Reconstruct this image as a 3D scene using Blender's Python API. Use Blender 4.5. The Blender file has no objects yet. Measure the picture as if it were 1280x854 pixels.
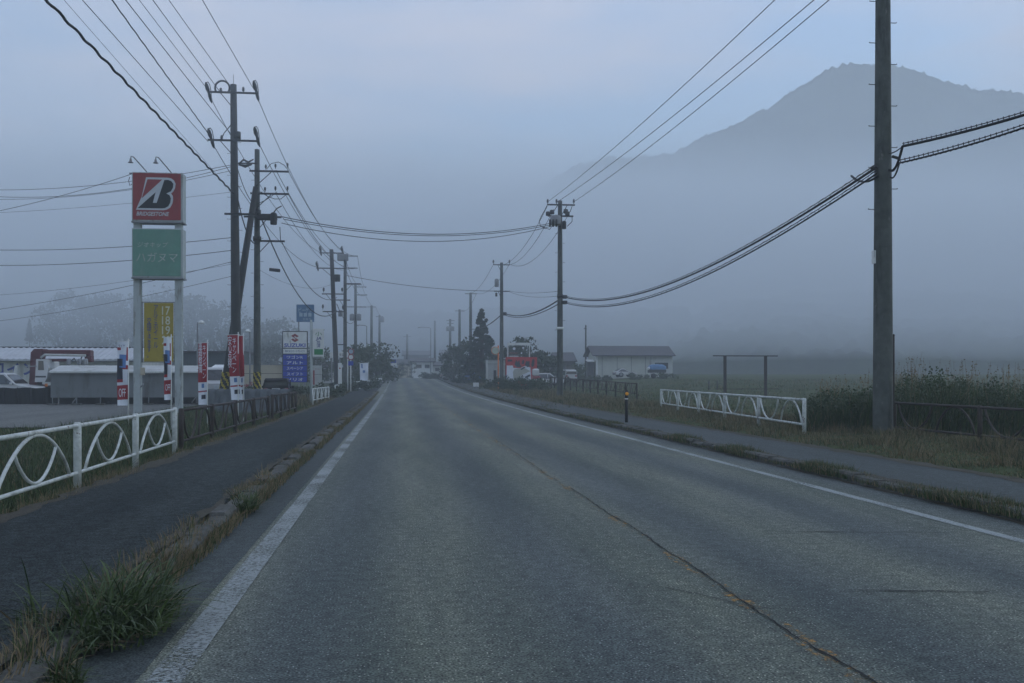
import bpy, math, random, os
import numpy as np
from mathutils import Vector, noise as mn

random.seed(7); RNG = np.random.default_rng(7)
S = bpy.context.scene
COL = S.collection
# ------------------------------------------------------------------ camera
EYE = 1.4
A = math.radians(6.56)
cam = bpy.data.cameras.new('camera'); CO = bpy.data.objects.new('camera', cam); COL.objects.link(CO); S.camera = CO
CO.location = (0, 0, EYE); CO.rotation_euler = (math.pi/2, 0, -A)
cam.lens = 35; cam.sensor_width = 36; cam.shift_y = 45/1280; cam.clip_end = 20000; cam.clip_start = .05

def P(px, py, d):
    """world point seen at photo pixel (px,py) at forward distance d metres"""
    x = (px-640)/1244*d; z = (472-py)/1244*d + EYE
    return Vector((math.sin(A)*d+math.cos(A)*x, math.cos(A)*d-math.sin(A)*x, z))
def sm(a, b, x):
    t = min(1, max(0, (x-a)/(b-a))); return t*t*(3-2*t)
def prof(y):
    """height of the road along its length"""
    if y < 30: return 0.
    if y < 150: return .00008*(y-30)**2
    z0 = .00008*120**2
    if y < 190:
        t = (y-150)/40.; return z0 + .0192*40*(t-t*t/2)*.40
    return z0 + .0192*40*.5*.40
def gz(x, y):
    """ground height"""
    z = prof(y)
    if x > 5.9:
        z += -.05 + .13*sm(7.9, 8.6, x) - .1*sm(11.5, 13.5, x)
        z += .75*sm(16, 34, x)*sm(55, 120, y)
    elif x < -1.9:
        z += -.05 - .22*sm(4.3, 5.2, -x)*(1-sm(24, 30, y)*sm(7.0, 8.6, -x)) * (1 - sm(44, 60, y)) + .05*sm(9, 10, -x)
    else: z -= .05
    return z
def G(px, d):
    p = P(px, 472, d); return Vector((p.x, p.y, gz(p.x, p.y)))

# ------------------------------------------------------------------ materials
MATS = {}
def mat(name, col, rough=.75, var=.18, scale=3., bump=0., bscale=40., metal=0., spec=.4, col2=None, alpha=None):
    if name in MATS: return MATS[name]
    m = bpy.data.materials.new(name); m.use_nodes = True; nt = m.node_tree
    b = nt.nodes['Principled BSDF']; b.inputs['Roughness'].default_value = rough
    b.inputs['Metallic'].default_value = metal; b.inputs['Specular IOR Level'].default_value = spec
    tc = nt.nodes.new('ShaderNodeTexCoord'); n = nt.nodes.new('ShaderNodeTexNoise')
    n.inputs['Scale'].default_value = scale; n.inputs['Detail'].default_value = 5; n.inputs['Roughness'].default_value = .65
    nt.links.new(tc.outputs['Object'], n.inputs['Vector'])
    r = nt.nodes.new('ShaderNodeValToRGB'); r.color_ramp.elements[0].position = .3; r.color_ramp.elements[1].position = .7
    c2 = col2 or tuple(min(1, c*(1+var)) for c in col); c1 = col if col2 else tuple(c*(1-var) for c in col)
    r.color_ramp.elements[0].color = (*c1, 1); r.color_ramp.elements[1].color = (*c2, 1)
    nt.links.new(n.outputs['Fac'], r.inputs['Fac']); nt.links.new(r.outputs[0], b.inputs['Base Color'])
    if bump:
        n2 = nt.nodes.new('ShaderNodeTexNoise'); n2.inputs['Scale'].default_value = bscale; n2.inputs['Detail'].default_value = 3
        nt.links.new(tc.outputs['Object'], n2.inputs['Vector'])
        bp = nt.nodes.new('ShaderNodeBump'); bp.inputs['Strength'].default_value = bump; bp.inputs['Distance'].default_value = .02
        nt.links.new(n2.outputs['Fac'], bp.inputs['Height']); nt.links.new(bp.outputs[0], b.inputs['Normal'])
    MATS[name] = m; return m
white = mat('white_paint', (.66, .68, .66), .5, .10, 2.5)
fence_white = mat('fence_white_paint', (.36, .39, .37), .55, 0, 9, col2=(.62, .65, .63))
rust = mat('rusty_brown_paint', (.022, .019, .017), .7, 0, 7, col2=(.05, .038, .03))
concrete = mat('pole_concrete', (.048, .056, .050), .9, 0, 2.6, .35, 30, col2=(.105, .115, .105))
darkpole = mat('dark_pole_steel', (.030, .032, .03), .7, .3, 2)
steel = mat('galvanised_steel', (.22, .23, .24), .5, .2, 6)
dark = mat('dark_metal', (.03, .03, .032), .6, .2, 5)
black = mat('black_rubber', (.012, .012, .013), .8, .2, 5)
porcelain = mat('insulator_grey', (.03, .032, .032), .45, .2, 5)
cablem = mat('cable_black', (.02, .021, .023), .6, .1, 3)
glass = mat('dark_glass', (.02, .025, .028), .08, .1, 1, spec=.8)
carwhite = mat('car_white', (.50, .51, .51), .25, .03, 1)
carblack = mat('car_black', (.007, .007, .008), .55, .1, 1, spec=.15)
red = mat('sign_red', (.27, .04, .042), .5, .08, 3)
green = mat('faded_green', (.12, .26, .20), .6, .10, 2.5)
yellow = mat('banner_yellow', (.33, .26, .035), .7, .10, 3)
blue = mat('sign_blue', (.02, .05, .36), .45, .08, 3)
bannered = mat('banner_red', (.30, .03, .04), .8, .12, 6)
bannerwhite = mat('banner_white', (.66, .70, .76), .8, .07, 6)
silver = mat('logo_silver', (.50, .54, .56), .5, .06, 6)
ink = mat('logo_black', (.015, .017, .018), .5, .1, 6)
leafg = mat('sign_leaf_green', (.03, .22, .08), .5, .1, 4)
beige = mat('beige_siding', (.42, .38, .29), .8, .1, 1.5)
grey = mat('grey_siding', (.15, .165, .17), .7, .08, 1.2)
pale = mat('pale_siding', (.46, .48, .46), .75, .1, 1.2)
roofdark = mat('roof_dark', (.05, .05, .055), .6, .2, 1.5)
orange = mat('orange_paint', (.6, .16, .02), .5, .1, 4)
amber = mat('amber_reflector', (.85, .36, .02), .25, .05, 30)
tarpblue = mat('blue_tarp', (.06, .16, .30), .6, .15, 2)
tarpgrey = mat('grey_tarp', (.10, .115, .125), .65, .25, 2.5, .5, 3)
stripeY = mat('guard_yellow', (.36, .29, .02), .6, .1, 5)
bark = mat('bark', (.06, .048, .036), .95, .3, 6, .6, 20)
blade_g = mat('grass_green', (.038, .064, .016), .7, 0, 4, col2=(.060, .095, .026))
blade_d = mat('grass_dark', (.022, .040, .012), .7, 0, 4, col2=(.040, .062, .020))
blade_s = mat('grass_straw', (.26, .20, .115), .8, 0, 4, col2=(.13, .10, .055))
blade_m = mat('grass_patchy', (.040, .068, .018), .75, 0, .8, col2=(.18, .135, .07))
leafA = mat('leaf_dark', (.018, .034, .016), .7, 0, .6, col2=(.045, .07, .03))
leafB = mat('leaf_mid', (.03, .05, .022), .7, 0, .6, col2=(.06, .085, .035))
leafC = mat('leaf_conifer', (.016, .032, .018), .7, 0, .8, col2=(.034, .055, .03))

weedleaf = mat('weed_leaf', (.028, .050, .020), .7, 0, .9, col2=(.062, .09, .036))
def grime(m, col, scale, thr, soft=.05, stretch=(1, 1, 1)):
    '''blotches of rust, stain or moss over a material'''
    nt = m.node_tree; N = nt.nodes.new; L = nt.links.new; b = nt.nodes['Principled BSDF']; src = b.inputs['Base Color'].links[0].from_socket
    tc = N('ShaderNodeTexCoord'); mp = N('ShaderNodeMapping'); mp.inputs['Scale'].default_value = stretch; L(tc.outputs['Object'], mp.inputs[0])
    n = N('ShaderNodeTexNoise'); n.inputs['Scale'].default_value = scale; n.inputs['Detail'].default_value = 7; n.inputs['Roughness'].default_value = .7; L(mp.outputs[0], n.inputs['Vector'])
    r = N('ShaderNodeValToRGB'); e = r.color_ramp.elements; e[0].position = thr; e[0].color = (0, 0, 0, 1); e[1].position = thr+soft; e[1].color = (.9, .9, .9, 1); L(n.outputs['Fac'], r.inputs[0])
    x = N('ShaderNodeMix'); x.data_type = 'RGBA'; x.inputs[7].default_value = (*col, 1); L(r.outputs[0], x.inputs[0]); L(src, x.inputs[6]); L(x.outputs[2], b.inputs['Base Color'])
grime(fence_white, (.10, .06, .035), 9, .60, .04); grime(fence_white, (.22, .23, .21), 2.2, .52, .12)
grime(concrete, (.030, .034, .028), 3.2, .52, .12, (1, 1, .16)); grime(concrete, (.15, .155, .14), 5, .62, .05, (1, 1, .5))
grime(darkpole, (.055, .045, .035), 3, .55, .1, (1, 1, .2))
grime(white, (.32, .33, .30), 3, .58, .1, (1, 1, .25)); grime(green, (.16, .27, .22), 2.5, .52, .15, (1, 1, .3)); grime(red, (.20, .05, .048), 2, .5, .15, (1, 1, .3))
grime(pale, (.28, .28, .25), 1.6, .52, .15, (1, 1, .2)); grime(grey, (.10, .10, .095), 1.5, .52, .15, (1, 1, .25)); grime(rust, (.09, .05, .03), 12, .63, .05)
def ground_mat():
    m = bpy.data.materials.new('ground_grass'); m.use_nodes = True; nt = m.node_tree; N = nt.nodes.new; L = nt.links.new
    b = nt.nodes['Principled BSDF']; b.inputs['Roughness'].default_value = .95; b.inputs['Specular IOR Level'].default_value = .1
    tc = N('ShaderNodeTexCoord')
    n1 = N('ShaderNodeTexNoise'); n1.inputs['Scale'].default_value = .35; n1.inputs['Detail'].default_value = 8; n1.inputs['Roughness'].default_value = .7
    mp = N('ShaderNodeMapping'); mp.inputs['Scale'].default_value = (.35, 1.6, 1); L(tc.outputs['Object'], mp.inputs[0]); L(mp.outputs[0], n1.inputs['Vector'])
    r = N('ShaderNodeValToRGB'); e = r.color_ramp.elements
    e[0].position = .32; e[0].color = (.030, .042, .016, 1); e[1].position = .68; e[1].color = (.085, .105, .042, 1)
    x = e.new(.5); x.color = (.050, .066, .026, 1)
    L(n1.outputs['Fac'], r.inputs[0])
    n2 = N('ShaderNodeTexNoise'); n2.inputs['Scale'].default_value = 14; n2.inputs['Detail'].default_value = 6; L(tc.outputs['Object'], n2.inputs['Vector'])
    mx = N('ShaderNodeMix'); mx.data_type = 'RGBA'; mx.blend_type = 'OVERLAY'; mx.inputs[0].default_value = .6
    L(r.outputs[0], mx.inputs[6]); L(n2.outputs['Fac'], mx.inputs[7]); L(mx.outputs[2], b.inputs['Base Color'])
    bp = N('ShaderNodeBump'); bp.inputs['Strength'].default_value = .8; bp.inputs['Distance'].default_value = .05
    L(n2.outputs['Fac'], bp.inputs['Height']); L(bp.outputs[0], b.inputs['Normal'])
    return m
def asphalt(name, lo, hi, chip, tracks=True, chipscale=75):
    m = bpy.data.materials.new(name); m.use_nodes = True; nt = m.node_tree; N = nt.nodes.new; L = nt.links.new
    b = nt.nodes['Principled BSDF']; b.inputs['Roughness'].default_value = .78; b.inputs['Specular IOR Level'].default_value = .35
    tc = N('ShaderNodeTexCoord')
    def noise(sc, det, rough=.6, vec=None):
        n = N('ShaderNodeTexNoise'); n.inputs['Scale'].default_value = sc; n.inputs['Detail'].default_value = det; n.inputs['Roughness'].default_value = rough
        L(vec or tc.outputs['Object'], n.inputs['Vector']); return n
    mp = N('ShaderNodeMapping'); mp.inputs['Scale'].default_value = (1, .12, 1); L(tc.outputs['Object'], mp.inputs[0])
    big = noise(.9, 6, .65, mp.outputs[0])
    r = N('ShaderNodeValToRGB'); e = r.color_ramp.elements; e[0].position = .35; e[1].position = .68
    e[0].color = (*lo, 1); e[1].color = (*hi, 1); L(big.outputs['Fac'], r.inputs[0])
    fine = noise(chipscale, 2, .55)
    rc = N('ShaderNodeValToRGB'); e = rc.color_ramp.elements; e[0].position = .36; e[1].position = .62
    e[0].color = (.28, .28, .28, 1); e[1].color = (2.6, 2.6, 2.6, 1) ; L(fine.outputs['Fac'], rc.inputs[0])
    mx = N('ShaderNodeMix'); mx.data_type = 'RGBA'; mx.blend_type = 'MULTIPLY'; mx.inputs[0].default_value = 1
    mo = noise(11, 5, .7); rm = N('ShaderNodeValToRGB'); e = rm.color_ramp.elements; e[0].position = .36; e[0].color = (.66, .66, .66, 1); e[1].position = .64; e[1].color = (1.35, 1.35, 1.35, 1); L(mo.outputs['Fac'], rm.inputs[0])
    mm = N('ShaderNodeMix'); mm.data_type = 'RGBA'; mm.blend_type = 'MULTIPLY'; mm.inputs[0].default_value = 1; L(r.outputs[0], mm.inputs[6]); L(rm.outputs[0], mm.inputs[7])
    L(mm.outputs[2], mx.inputs[6]); L(rc.outputs[0], mx.inputs[7])
    # stone chips
    v = N('ShaderNodeTexVoronoi'); v.inputs['Scale'].default_value = 46; L(tc.outputs['Object'], v.inputs['Vector'])
    rv = N('ShaderNodeValToRGB'); e = rv.color_ramp.elements; e[0].position = .10; e[0].color = (1, 1, 1, 1); e[1].position = .26; e[1].color = (0, 0, 0, 1)
    L(v.outputs['Distance'], rv.inputs[0])
    sep = N('ShaderNodeSeparateColor'); L(v.outputs['Color'], sep.inputs[0])
    gt = N('ShaderNodeMath'); gt.operation = 'GREATER_THAN'; gt.inputs[1].default_value = .62; L(sep.outputs[0], gt.inputs[0])
    ml = N('ShaderNodeMath'); ml.operation = 'MULTIPLY'; L(rv.outputs[0], ml.inputs[0]); L(gt.outputs[0], ml.inputs[1])
    m2 = N('ShaderNodeMix'); m2.data_type = 'RGBA'; m2.inputs[7].default_value = (*chip, 1)
    L(ml.outputs[0], m2.inputs[0]); L(mx.outputs[2], m2.inputs[6]); out = m2.outputs[2]
    if tracks:
        sx = N('ShaderNodeSeparateXYZ'); L(tc.outputs['Object'], sx.inputs[0])
        # dust carried to the middle of each lane, polished wheel tracks between
        w = N('ShaderNodeMath'); w.operation = 'MULTIPLY_ADD'; w.inputs[1].default_value = 2*math.pi/1.6; w.inputs[2].default_value = .4
        L(sx.outputs[0], w.inputs[0]); s = N('ShaderNodeMath'); s.operation = 'SINE'; L(w.outputs[0], s.inputs[0])
        a = N('ShaderNodeMath'); a.operation = 'MULTIPLY_ADD'; a.inputs[1].default_value = .5; a.inputs[2].default_value = .5; L(s.outputs[0], a.inputs[0])
        med = noise(2.2, 5, .6, mp.outputs[0]); a2 = N('ShaderNodeMath'); a2.operation = 'MULTIPLY'; L(a.outputs[0], a2.inputs[0]); L(med.outputs['Fac'], a2.inputs[1])
        m3 = N('ShaderNodeMix'); m3.data_type = 'RGBA'; m3.blend_type = 'MULTIPLY'; m3.inputs[7].default_value = (2.3, 2.05, 1.5, 1)
        L(a2.outputs[0], m3.inputs[0]); L(out, m3.inputs[6]); out = m3.outputs[2]
    L(out, b.inputs['Base Color'])
    bp = N('ShaderNodeBump'); bp.inputs['Strength'].default_value = .7; bp.inputs['Distance'].default_value = .006
    ad = N('ShaderNodeMath'); ad.operation = 'ADD'; L(fine.outputs['Fac'], ad.inputs[0]); L(ml.outputs[0], ad.inputs[1])
    L(ad.outputs[0], bp.inputs['Height']); L(bp.outputs[0], b.inputs['Normal'])
    return m
def worn_paint(name, col, thr, scale=22):
    m = bpy.data.materials.new(name); m.use_nodes = True; nt = m.node_tree; N = nt.nodes.new; L = nt.links.new
    b = nt.nodes['Principled BSDF']; b.inputs['Roughness'].default_value = .8
    tc = N('ShaderNodeTexCoord')
    n1 = N('ShaderNodeTexNoise'); n1.inputs['Scale'].default_value = scale; n1.inputs['Detail'].default_value = 8; n1.inputs['Roughness'].default_value = .8
    n2 = N('ShaderNodeTexNoise'); n2.inputs['Scale'].default_value = .9; n2.inputs['Detail'].default_value = 4
    L(tc.outputs['Object'], n1.inputs['Vector']); L(tc.outputs['Object'], n2.inputs['Vector'])
    ad = N('ShaderNodeMath'); ad.operation = 'MULTIPLY_ADD'; ad.inputs[1].default_value = .5; L(n2.outputs['Fac'], ad.inputs[0]); L(n1.outputs['Fac'], ad.inputs[2])
    r = N('ShaderNodeValToRGB'); e = r.color_ramp.elements; e[0].position = thr-.04; e[0].color = (0, 0, 0, 1); e[1].position = thr+.05; e[1].color = (1, 1, 1, 1)
    L(ad.outputs[0], r.inputs[0]); L(r.outputs[0], b.inputs['Alpha'])
    r2 = N('ShaderNodeValToRGB'); e = r2.color_ramp.elements; e[0].position = .3; e[1].position = .75
    e[0].color = (*[c*.62 for c in col], 1); e[1].color = (*col, 1); L(n1.outputs['Fac'], r2.inputs[0]); L(r2.outputs[0], b.inputs['Base Color'])
    return m
road_m = asphalt('road_asphalt', (.025, .034, .032), (.054, .064, .060), (.38, .41, .39))
walk_m = asphalt('sidewalk_asphalt', (.014, .0185, .0185), (.028, .034, .033), (.045, .05, .05), False, 100)
walk_m.node_tree.nodes['Principled BSDF'].inputs['Specular IOR Level'].default_value = .12; walk_m.node_tree.nodes['Principled BSDF'].inputs['Roughness'].default_value = .95
lot_m = asphalt('forecourt_asphalt', (.05, .054, .05), (.08, .084, .076), (.12, .12, .12), False, 60)
gut_m = asphalt('gutter_asphalt', (.017, .024, .023), (.030, .038, .037), (.08, .08, .08), False, 90)
line_m = worn_paint('worn_white_paint', (.29, .325, .315), .70, 38)
line2_m = worn_paint('worn_white_paint_thin', (.31, .35, .34), .67, 38)
yline_m = worn_paint('worn_yellow_paint', (.42, .23, .05), .83, 13)
gmat = ground_mat()
kerb_m = mat('kerb_concrete', (.035, .037, .03), .95, 0, 7, .8, 35, col2=(.11, .11, .10))
forest_m = mat('forest_canopy', (.010, .018, .012), .95, 0, .05, 1., .3, col2=(.06, .085, .05), spec=.1)

# ------------------------------------------------------------------ mesh builder
class MB:
    def __init__(s): s.v = []; s.f = []; s.m = []; s.sm = []
    def add(s, v, f, mi=0, smooth=False):
        o = len(s.v); s.v += [tuple(p) for p in v]; s.f += [tuple(i+o for i in q) for q in f]; s.m += [mi]*len(f); s.sm += [smooth]*len(f); return s
    def box(s, x0, x1, y0, y1, z0, z1, mi=0, bev=0.):
        if bev <= 0:
            v = [(x, y, z) for z in (z0, z1) for y in (y0, y1) for x in (x0, x1)]
            return s.add(v, [(0, 2, 3, 1), (4, 5, 7, 6), (0, 1, 5, 4), (2, 6, 7, 3), (0, 4, 6, 2), (1, 3, 7, 5)], mi)
        b = min(bev, (x1-x0)*.45, (y1-y0)*.45, (z1-z0)*.45)
        rings = []
        for z, i in ((z0, b), (z0+b, 0), (z1-b, 0), (z1, b)):
            rings.append([(x0+i+(b if 0 else 0), y0+i, z), (x1-i, y0+i, z), (x1-i, y1-i, z), (x0+i, y1-i, z)])
        v = [p for r in rings for p in r]; f = [(3, 2, 1, 0), (12, 13, 14, 15)]
        for k in range(3):
            for j in range(4): a = 4*k+j; c = 4*k+(j+1) % 4; f.append((a, c, c+4, a+4))
        return s.add(v, f, mi)
    def tube(s, pts, r, n=8, mi=0, caps=True):
        pts = [Vector(p) for p in pts]; rs = r if isinstance(r, (list, tuple)) else [r]*len(pts)
        v = []; f = []; up = None
        for i, p in enumerate(pts):
            t = (pts[min(i+1, len(pts)-1)]-pts[max(i-1, 0)])
            t = t.normalized() if t.length > 1e-9 else Vector((0, 0, 1))
            if up is None: up = t.cross(Vector((0, 0, 1)) if abs(t.z) < .9 else Vector((1, 0, 0))).normalized()
            else:
                up = (up - t*up.dot(t))
                up = up.normalized() if up.length > 1e-6 else t.orthogonal().normalized()
            w = t.cross(up)
            for k in range(n):
                a = 2*math.pi*k/n; v.append(p+(up*math.cos(a)+w*math.sin(a))*rs[i])
        for i in range(len(pts)-1):
            for k in range(n): a = i*n+k; b = i*n+(k+1) % n; f.append((a, b, b+n, a+n))
        if caps: f.append(tuple(reversed(range(n)))); f.append(tuple((len(pts)-1)*n+k for k in range(n)))
        return s.add(v, f, mi, n > 5)
    def lathe(s, c, prof_, n=12, mi=0):
        v = []; f = []
        for (r, z) in prof_:
            for k in range(n): a = 2*math.pi*k/n; v.append((c[0]+r*math.cos(a), c[1]+r*math.sin(a), c[2]+z))
        for i in range(len(prof_)-1):
            for k in range(n): a = i*n+k; b = i*n+(k+1) % n; f.append((a, b, b+n, a+n))
        f.append(tuple(reversed(range(n)))); f.append(tuple((len(prof_)-1)*n+k for k in range(n)))
        return s.add(v, f, mi, True)
    def plate(s, pts2, y, t=.01, mi=0):
        """polygon in the x-z plane facing -y, t thick behind y"""
        n = len(pts2); v = [(a, y, b) for a, b in pts2]+[(a, y+t, b) for a, b in pts2]
        f = [tuple(range(n)), tuple(reversed(range(n, 2*n)))]+[(i, i+n, (i+1) % n+n, (i+1) % n) for i in range(n)]
        return s.add(v, f, mi)
    def extr(s, pts2, x0, x1, mi=0):
        """y-z polygon extruded along x"""
        n = len(pts2); v = [(x0, a, b) for a, b in pts2]+[(x1, a, b) for a, b in pts2]
        f = [tuple(range(n)), tuple(reversed(range(n, 2*n)))]+[(i, i+n, (i+1) % n+n, (i+1) % n) for i in range(n)]
        return s.add(v, f, mi)
    def rot(s, ang, c=(0, 0)):
        ca, sa = math.cos(ang), math.sin(ang)
        s.v = [(c[0]+(x-c[0])*ca-(y-c[1])*sa, c[1]+(x-c[0])*sa+(y-c[1])*ca, z) for x, y, z in s.v]; return s
    def build(s, name, mats, parent=None, label=None):
        me = bpy.data.meshes.new(name); me.from_pydata(s.v, [], s.f)
        for m in (mats if isinstance(mats, (list, tuple)) else [mats]): me.materials.append(m)
        me.polygons.foreach_set('material_index', s.m); me.polygons.foreach_set('use_smooth', s.sm); me.update()
        import bmesh
        bm = bmesh.new(); bm.from_mesh(me); bmesh.ops.recalc_face_normals(bm, faces=bm.faces); bm.to_mesh(me); bm.free()
        return link(name, me, parent, label)
def link(name, me, parent=None, label=None):
    o = bpy.data.objects.new(name, me); COL.objects.link(o)
    if parent: o.parent = parent
    if label: o['label'] = label
    return o
def thing(name, label, cat, loc=(0, 0, 0), rz=0, group=None):
    o = bpy.data.objects.new(name, None); COL.objects.link(o); o.empty_display_size = .3
    o.location = loc; o.rotation_euler = (0, 0, rz); o['label'] = label; o['category'] = cat
    if group: o['group'] = group
    return o
def tag(o, label, cat, group=None):
    o['label'] = label; o['category'] = cat
    if group: o['group'] = group
    return o
def kind(o, k, label=None, cat=None):
    o['kind'] = k
    if label: o['label'] = label
    if cat: o['category'] = cat
    return o
def text(body, x, y, z, w, h, m, parent, name='lettering', shear=0, vertical=False, flip=False, bold=0.):
    """lettering in the x-z plane facing -y, centred on (x,z), fitted into w by h"""
    c = bpy.data.curves.new('t', 'FONT')
    c.body = '\n'.join(body) if vertical else body
    c.align_x = 'CENTER'; c.resolution_u = 3; c.shear = shear; c.offset = bold
    if vertical: c.space_line = .78
    o = bpy.data.objects.new('t', c); COL.objects.link(o); bpy.context.view_layer.update()
    me = bpy.data.meshes.new_from_object(o); bpy.data.objects.remove(o); me.name = name
    n = len(me.vertices)
    if n:
        a = np.empty(n*3); me.vertices.foreach_get('co', a); a = a.reshape(-1, 3)
        lo, hi = a.min(0), a.max(0); q = np.empty_like(a)
        q[:, 0] = x+(a[:, 0]-(lo[0]+hi[0])/2)*w/max(1e-6, hi[0]-lo[0]); q[:, 1] = y
        q[:, 2] = z+(a[:, 1]-(lo[1]+hi[1])/2)*h/max(1e-6, hi[1]-lo[1])
        me.vertices.foreach_set('co', q.ravel())
    me.materials.clear(); me.materials.append(m); me.update()
    return link(name, me, parent)

# ------------------------------------------------------------------ the setting
def grid(name, xs, ys, zf, m, smooth=True):
    v = [(x, y, zf(x, y)) for y in ys for x in xs]; nx = len(xs)
    f = [(j*nx+i, j*nx+i+1, (j+1)*nx+i+1, (j+1)*nx+i) for j in range(len(ys)-1) for i in range(nx-1)]
    me = bpy.data.meshes.new(name); me.from_pydata(v, [], f); me.materials.append(m)
    me.polygons.foreach_set('use_smooth', [smooth]*len(f)); return link(name, me)
xs = sorted(set([-1000, -600, -300, -150, -80, -50, -30, -20, -14]+[round(-10.5+.35*i, 3) for i in range(20)]+[-3.55, -2.5, -1.95, -1.7, 0, 3, 5.9, 6.4, 7.2, 7.9]+[round(8.1+.3*i, 2) for i in range(20)]+[15, 16, 18, 21, 24, 27, 30, 34, 45, 70, 110, 200, 400, 800, 1300]))
ys = sorted(set([-200, -60, -20, -6]+[round(.8*i, 2) for i in range(0, 90)]+list(range(72, 200, 4))+[210, 240, 300, 400, 600, 900, 1500]))
def gzn(x, y):
    z = gz(x, y)
    if x < -3.8 or x > 8.2: z += .05*mn.noise(Vector((x*.7, y*.7, 0)))*(1-sm(80, 200, y))
    return z
kind(grid('ground', xs, ys, gzn, gmat), 'structure')
def strip(name, x0, x1, y0, y1, dz, m, jit=0, step=2.):
    ys_ = list(np.arange(y0, y1, step))+[y1]
    xs_ = np.linspace(x0, x1, 3)
    v = []; f = []
    for y in ys_:
        j0 = jit*mn.noise(Vector((x0, y*1.3, 3))); j1 = jit*mn.noise(Vector((x1, y*1.3, 9)))
        for k, x in enumerate(xs_): v.append((x+(j0, 0, j1)[k], y, prof(y)+dz))
    for j in range(len(ys_)-1):
        for i in range(2): f.append((j*3+i, j*3+i+1, j*3+i+4, j*3+i+3))
    me = bpy.data.meshes.new(name); me.from_pydata(v, [], f); me.materials.append(m); return kind(link(name, me), 'structure')
strip('road', -1.78, 6.0, -8, 420, 0, road_m, .0)
strip('white_edge_line', -1.15, -.98, -6, 74, .006, line_m, .006, .5)
strip('white_edge_line', -1.12, -.97, 79, 300, .004, line_m, .01, 2)
strip('white_edge_line', 5.24, 5.37, -6, 300, .004, line2_m, .012, .5)
strip('yellow_centre_line', 2.08, 2.20, -6, 120, .004, yline_m, .01, .5)
strip('gutter_strip', -1.60, -1.20, -6, 60, .003, gut_m, .012, .4)
def slab(name, x0, x1, y0, y1, top, m, jit):
    """raised footway with a ragged edge"""
    v = []; f = []; yy = list(np.arange(y0, y1, .5))+[y1]
    for y in yy:
        a = x0+jit*mn.noise(Vector((x0, y*.9, 1))); b = x1+jit*mn.noise(Vector((x1, y*.9, 5))); z = prof(y)
        v += [(a, y, z-.08), (a, y, z+top), (b, y, z+top), (b, y, z-.08)]
    for j in range(len(yy)-1):
        for i in range(3): q = j*4; f.append((q+i, q+i+1, q+i+5, q+i+4))
    f += [(0, 3, 2, 1), tuple(len(v)-4+k for k in range(4))]
    me = bpy.data.meshes.new(name); me.from_pydata(v, [], f); me.materials.append(m); return kind(link(name, me), 'structure')
slab('sidewalk', -3.60, -1.77, -6, 170, .115, walk_m, .05)
slab('sidewalk', 6.24, 7.95, -6, 150, .085, gut_m, .10)
def kerb(x0, x1, y0, y1, top):
    v = []; f = []; y = y0; L_ = .6; rows = []
    while y < y1:
        j = random.uniform(-.022, .022); t = random.uniform(-.03, .012); tl = random.uniform(-.01, .01)
        for yy, dzz in ((y, -.05), (y+.02, 0), (y+.3, 0), (y+L_-.02, 0)):
            rows.append((yy, j, top+t+dzz+tl*(yy-y), random.uniform(-.008, .008)))
        y += L_
    for (yy, j, tz, ww) in rows:
        z = prof(yy); b = .03
        v += [(x0+j, yy, z-.08), (x0+j+ww, yy, z+tz-b), (x0+j+b, yy, z+tz+ww), (x1+j-b, yy, z+tz+ww), (x1+j, yy, z+tz-b), (x1+j, yy, z-.08)]
    for k in range(len(rows)-1):
        for i in range(5): q = 6*k; f.append((q+i, q+i+1, q+i+7, q+i+6))
    f += [(0, 5, 4, 3, 2, 1), tuple(len(v)-6+k for k in range(6))]
    me = bpy.data.meshes.new('kerb'); me.from_pydata(v, [], f); me.materials.append(kerb_m); kind(link('kerb', me), 'structure')
kerb(-1.77, -1.58, -6, 80, .125); kerb(6.0, 6.2, -6, 110, .12)
soil = mat('edge_soil', (.030, .026, .017), .95, 0, 9, .8, 40, col2=(.06, .055, .035))
def soilstrip(x0, x1, y0, y1, top, jit):
    v = []; f = []; yy = list(np.arange(y0, y1, .16))
    for y in yy:
        a = x0+jit*mn.noise(Vector((x0, y*2.1, 1)))+jit*.5*mn.noise(Vector((x0, y*8, 1))); b = x1+jit*mn.noise(Vector((x1, y*1.9, 5)))+jit*.6*mn.noise(Vector((x1, y*7, 2))); z = prof(y)+top
        v += [(a, y, z), (max(b, a+.01), y, z)]
    for j in range(len(yy)-1): q = 2*j; f.append((q, q+1, q+3, q+2))
    me = bpy.data.meshes.new('path_edge_soil'); me.from_pydata(v, [], f); me.materials.append(soil); kind(link('path_edge_soil', me), 'structure')
soilstrip(-3.68, -3.47, -4, 60, .119, .12); soilstrip(-1.86, -1.755, -4, 60, .121, .09); soilstrip(6.16, 6.36, -4, 70, .092, .10); soilstrip(7.75, 8.05, -4, 70, .089, .14)
soilstrip(-1.60, -1.53, -4, 50, .006, .07); soilstrip(5.93, 6.0, -4, 60, .005, .08)
# forecourt
lot = MB()
yy = list(np.arange(29, 64, 1.)); n0 = 0; v = []; f = []
for y in yy:
    z = prof(y)
    for x in (-60, -30, -15, -9.6): v.append((x, y, gz(min(x, -10), y)+.03))
for j in range(len(yy)-1):
    for i in range(3): q = 4*j+i; f.append((q, q+1, q+5, q+4))
lot.add(v, f); kind(lot.build('forecourt', lot_m), 'structure')

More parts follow.
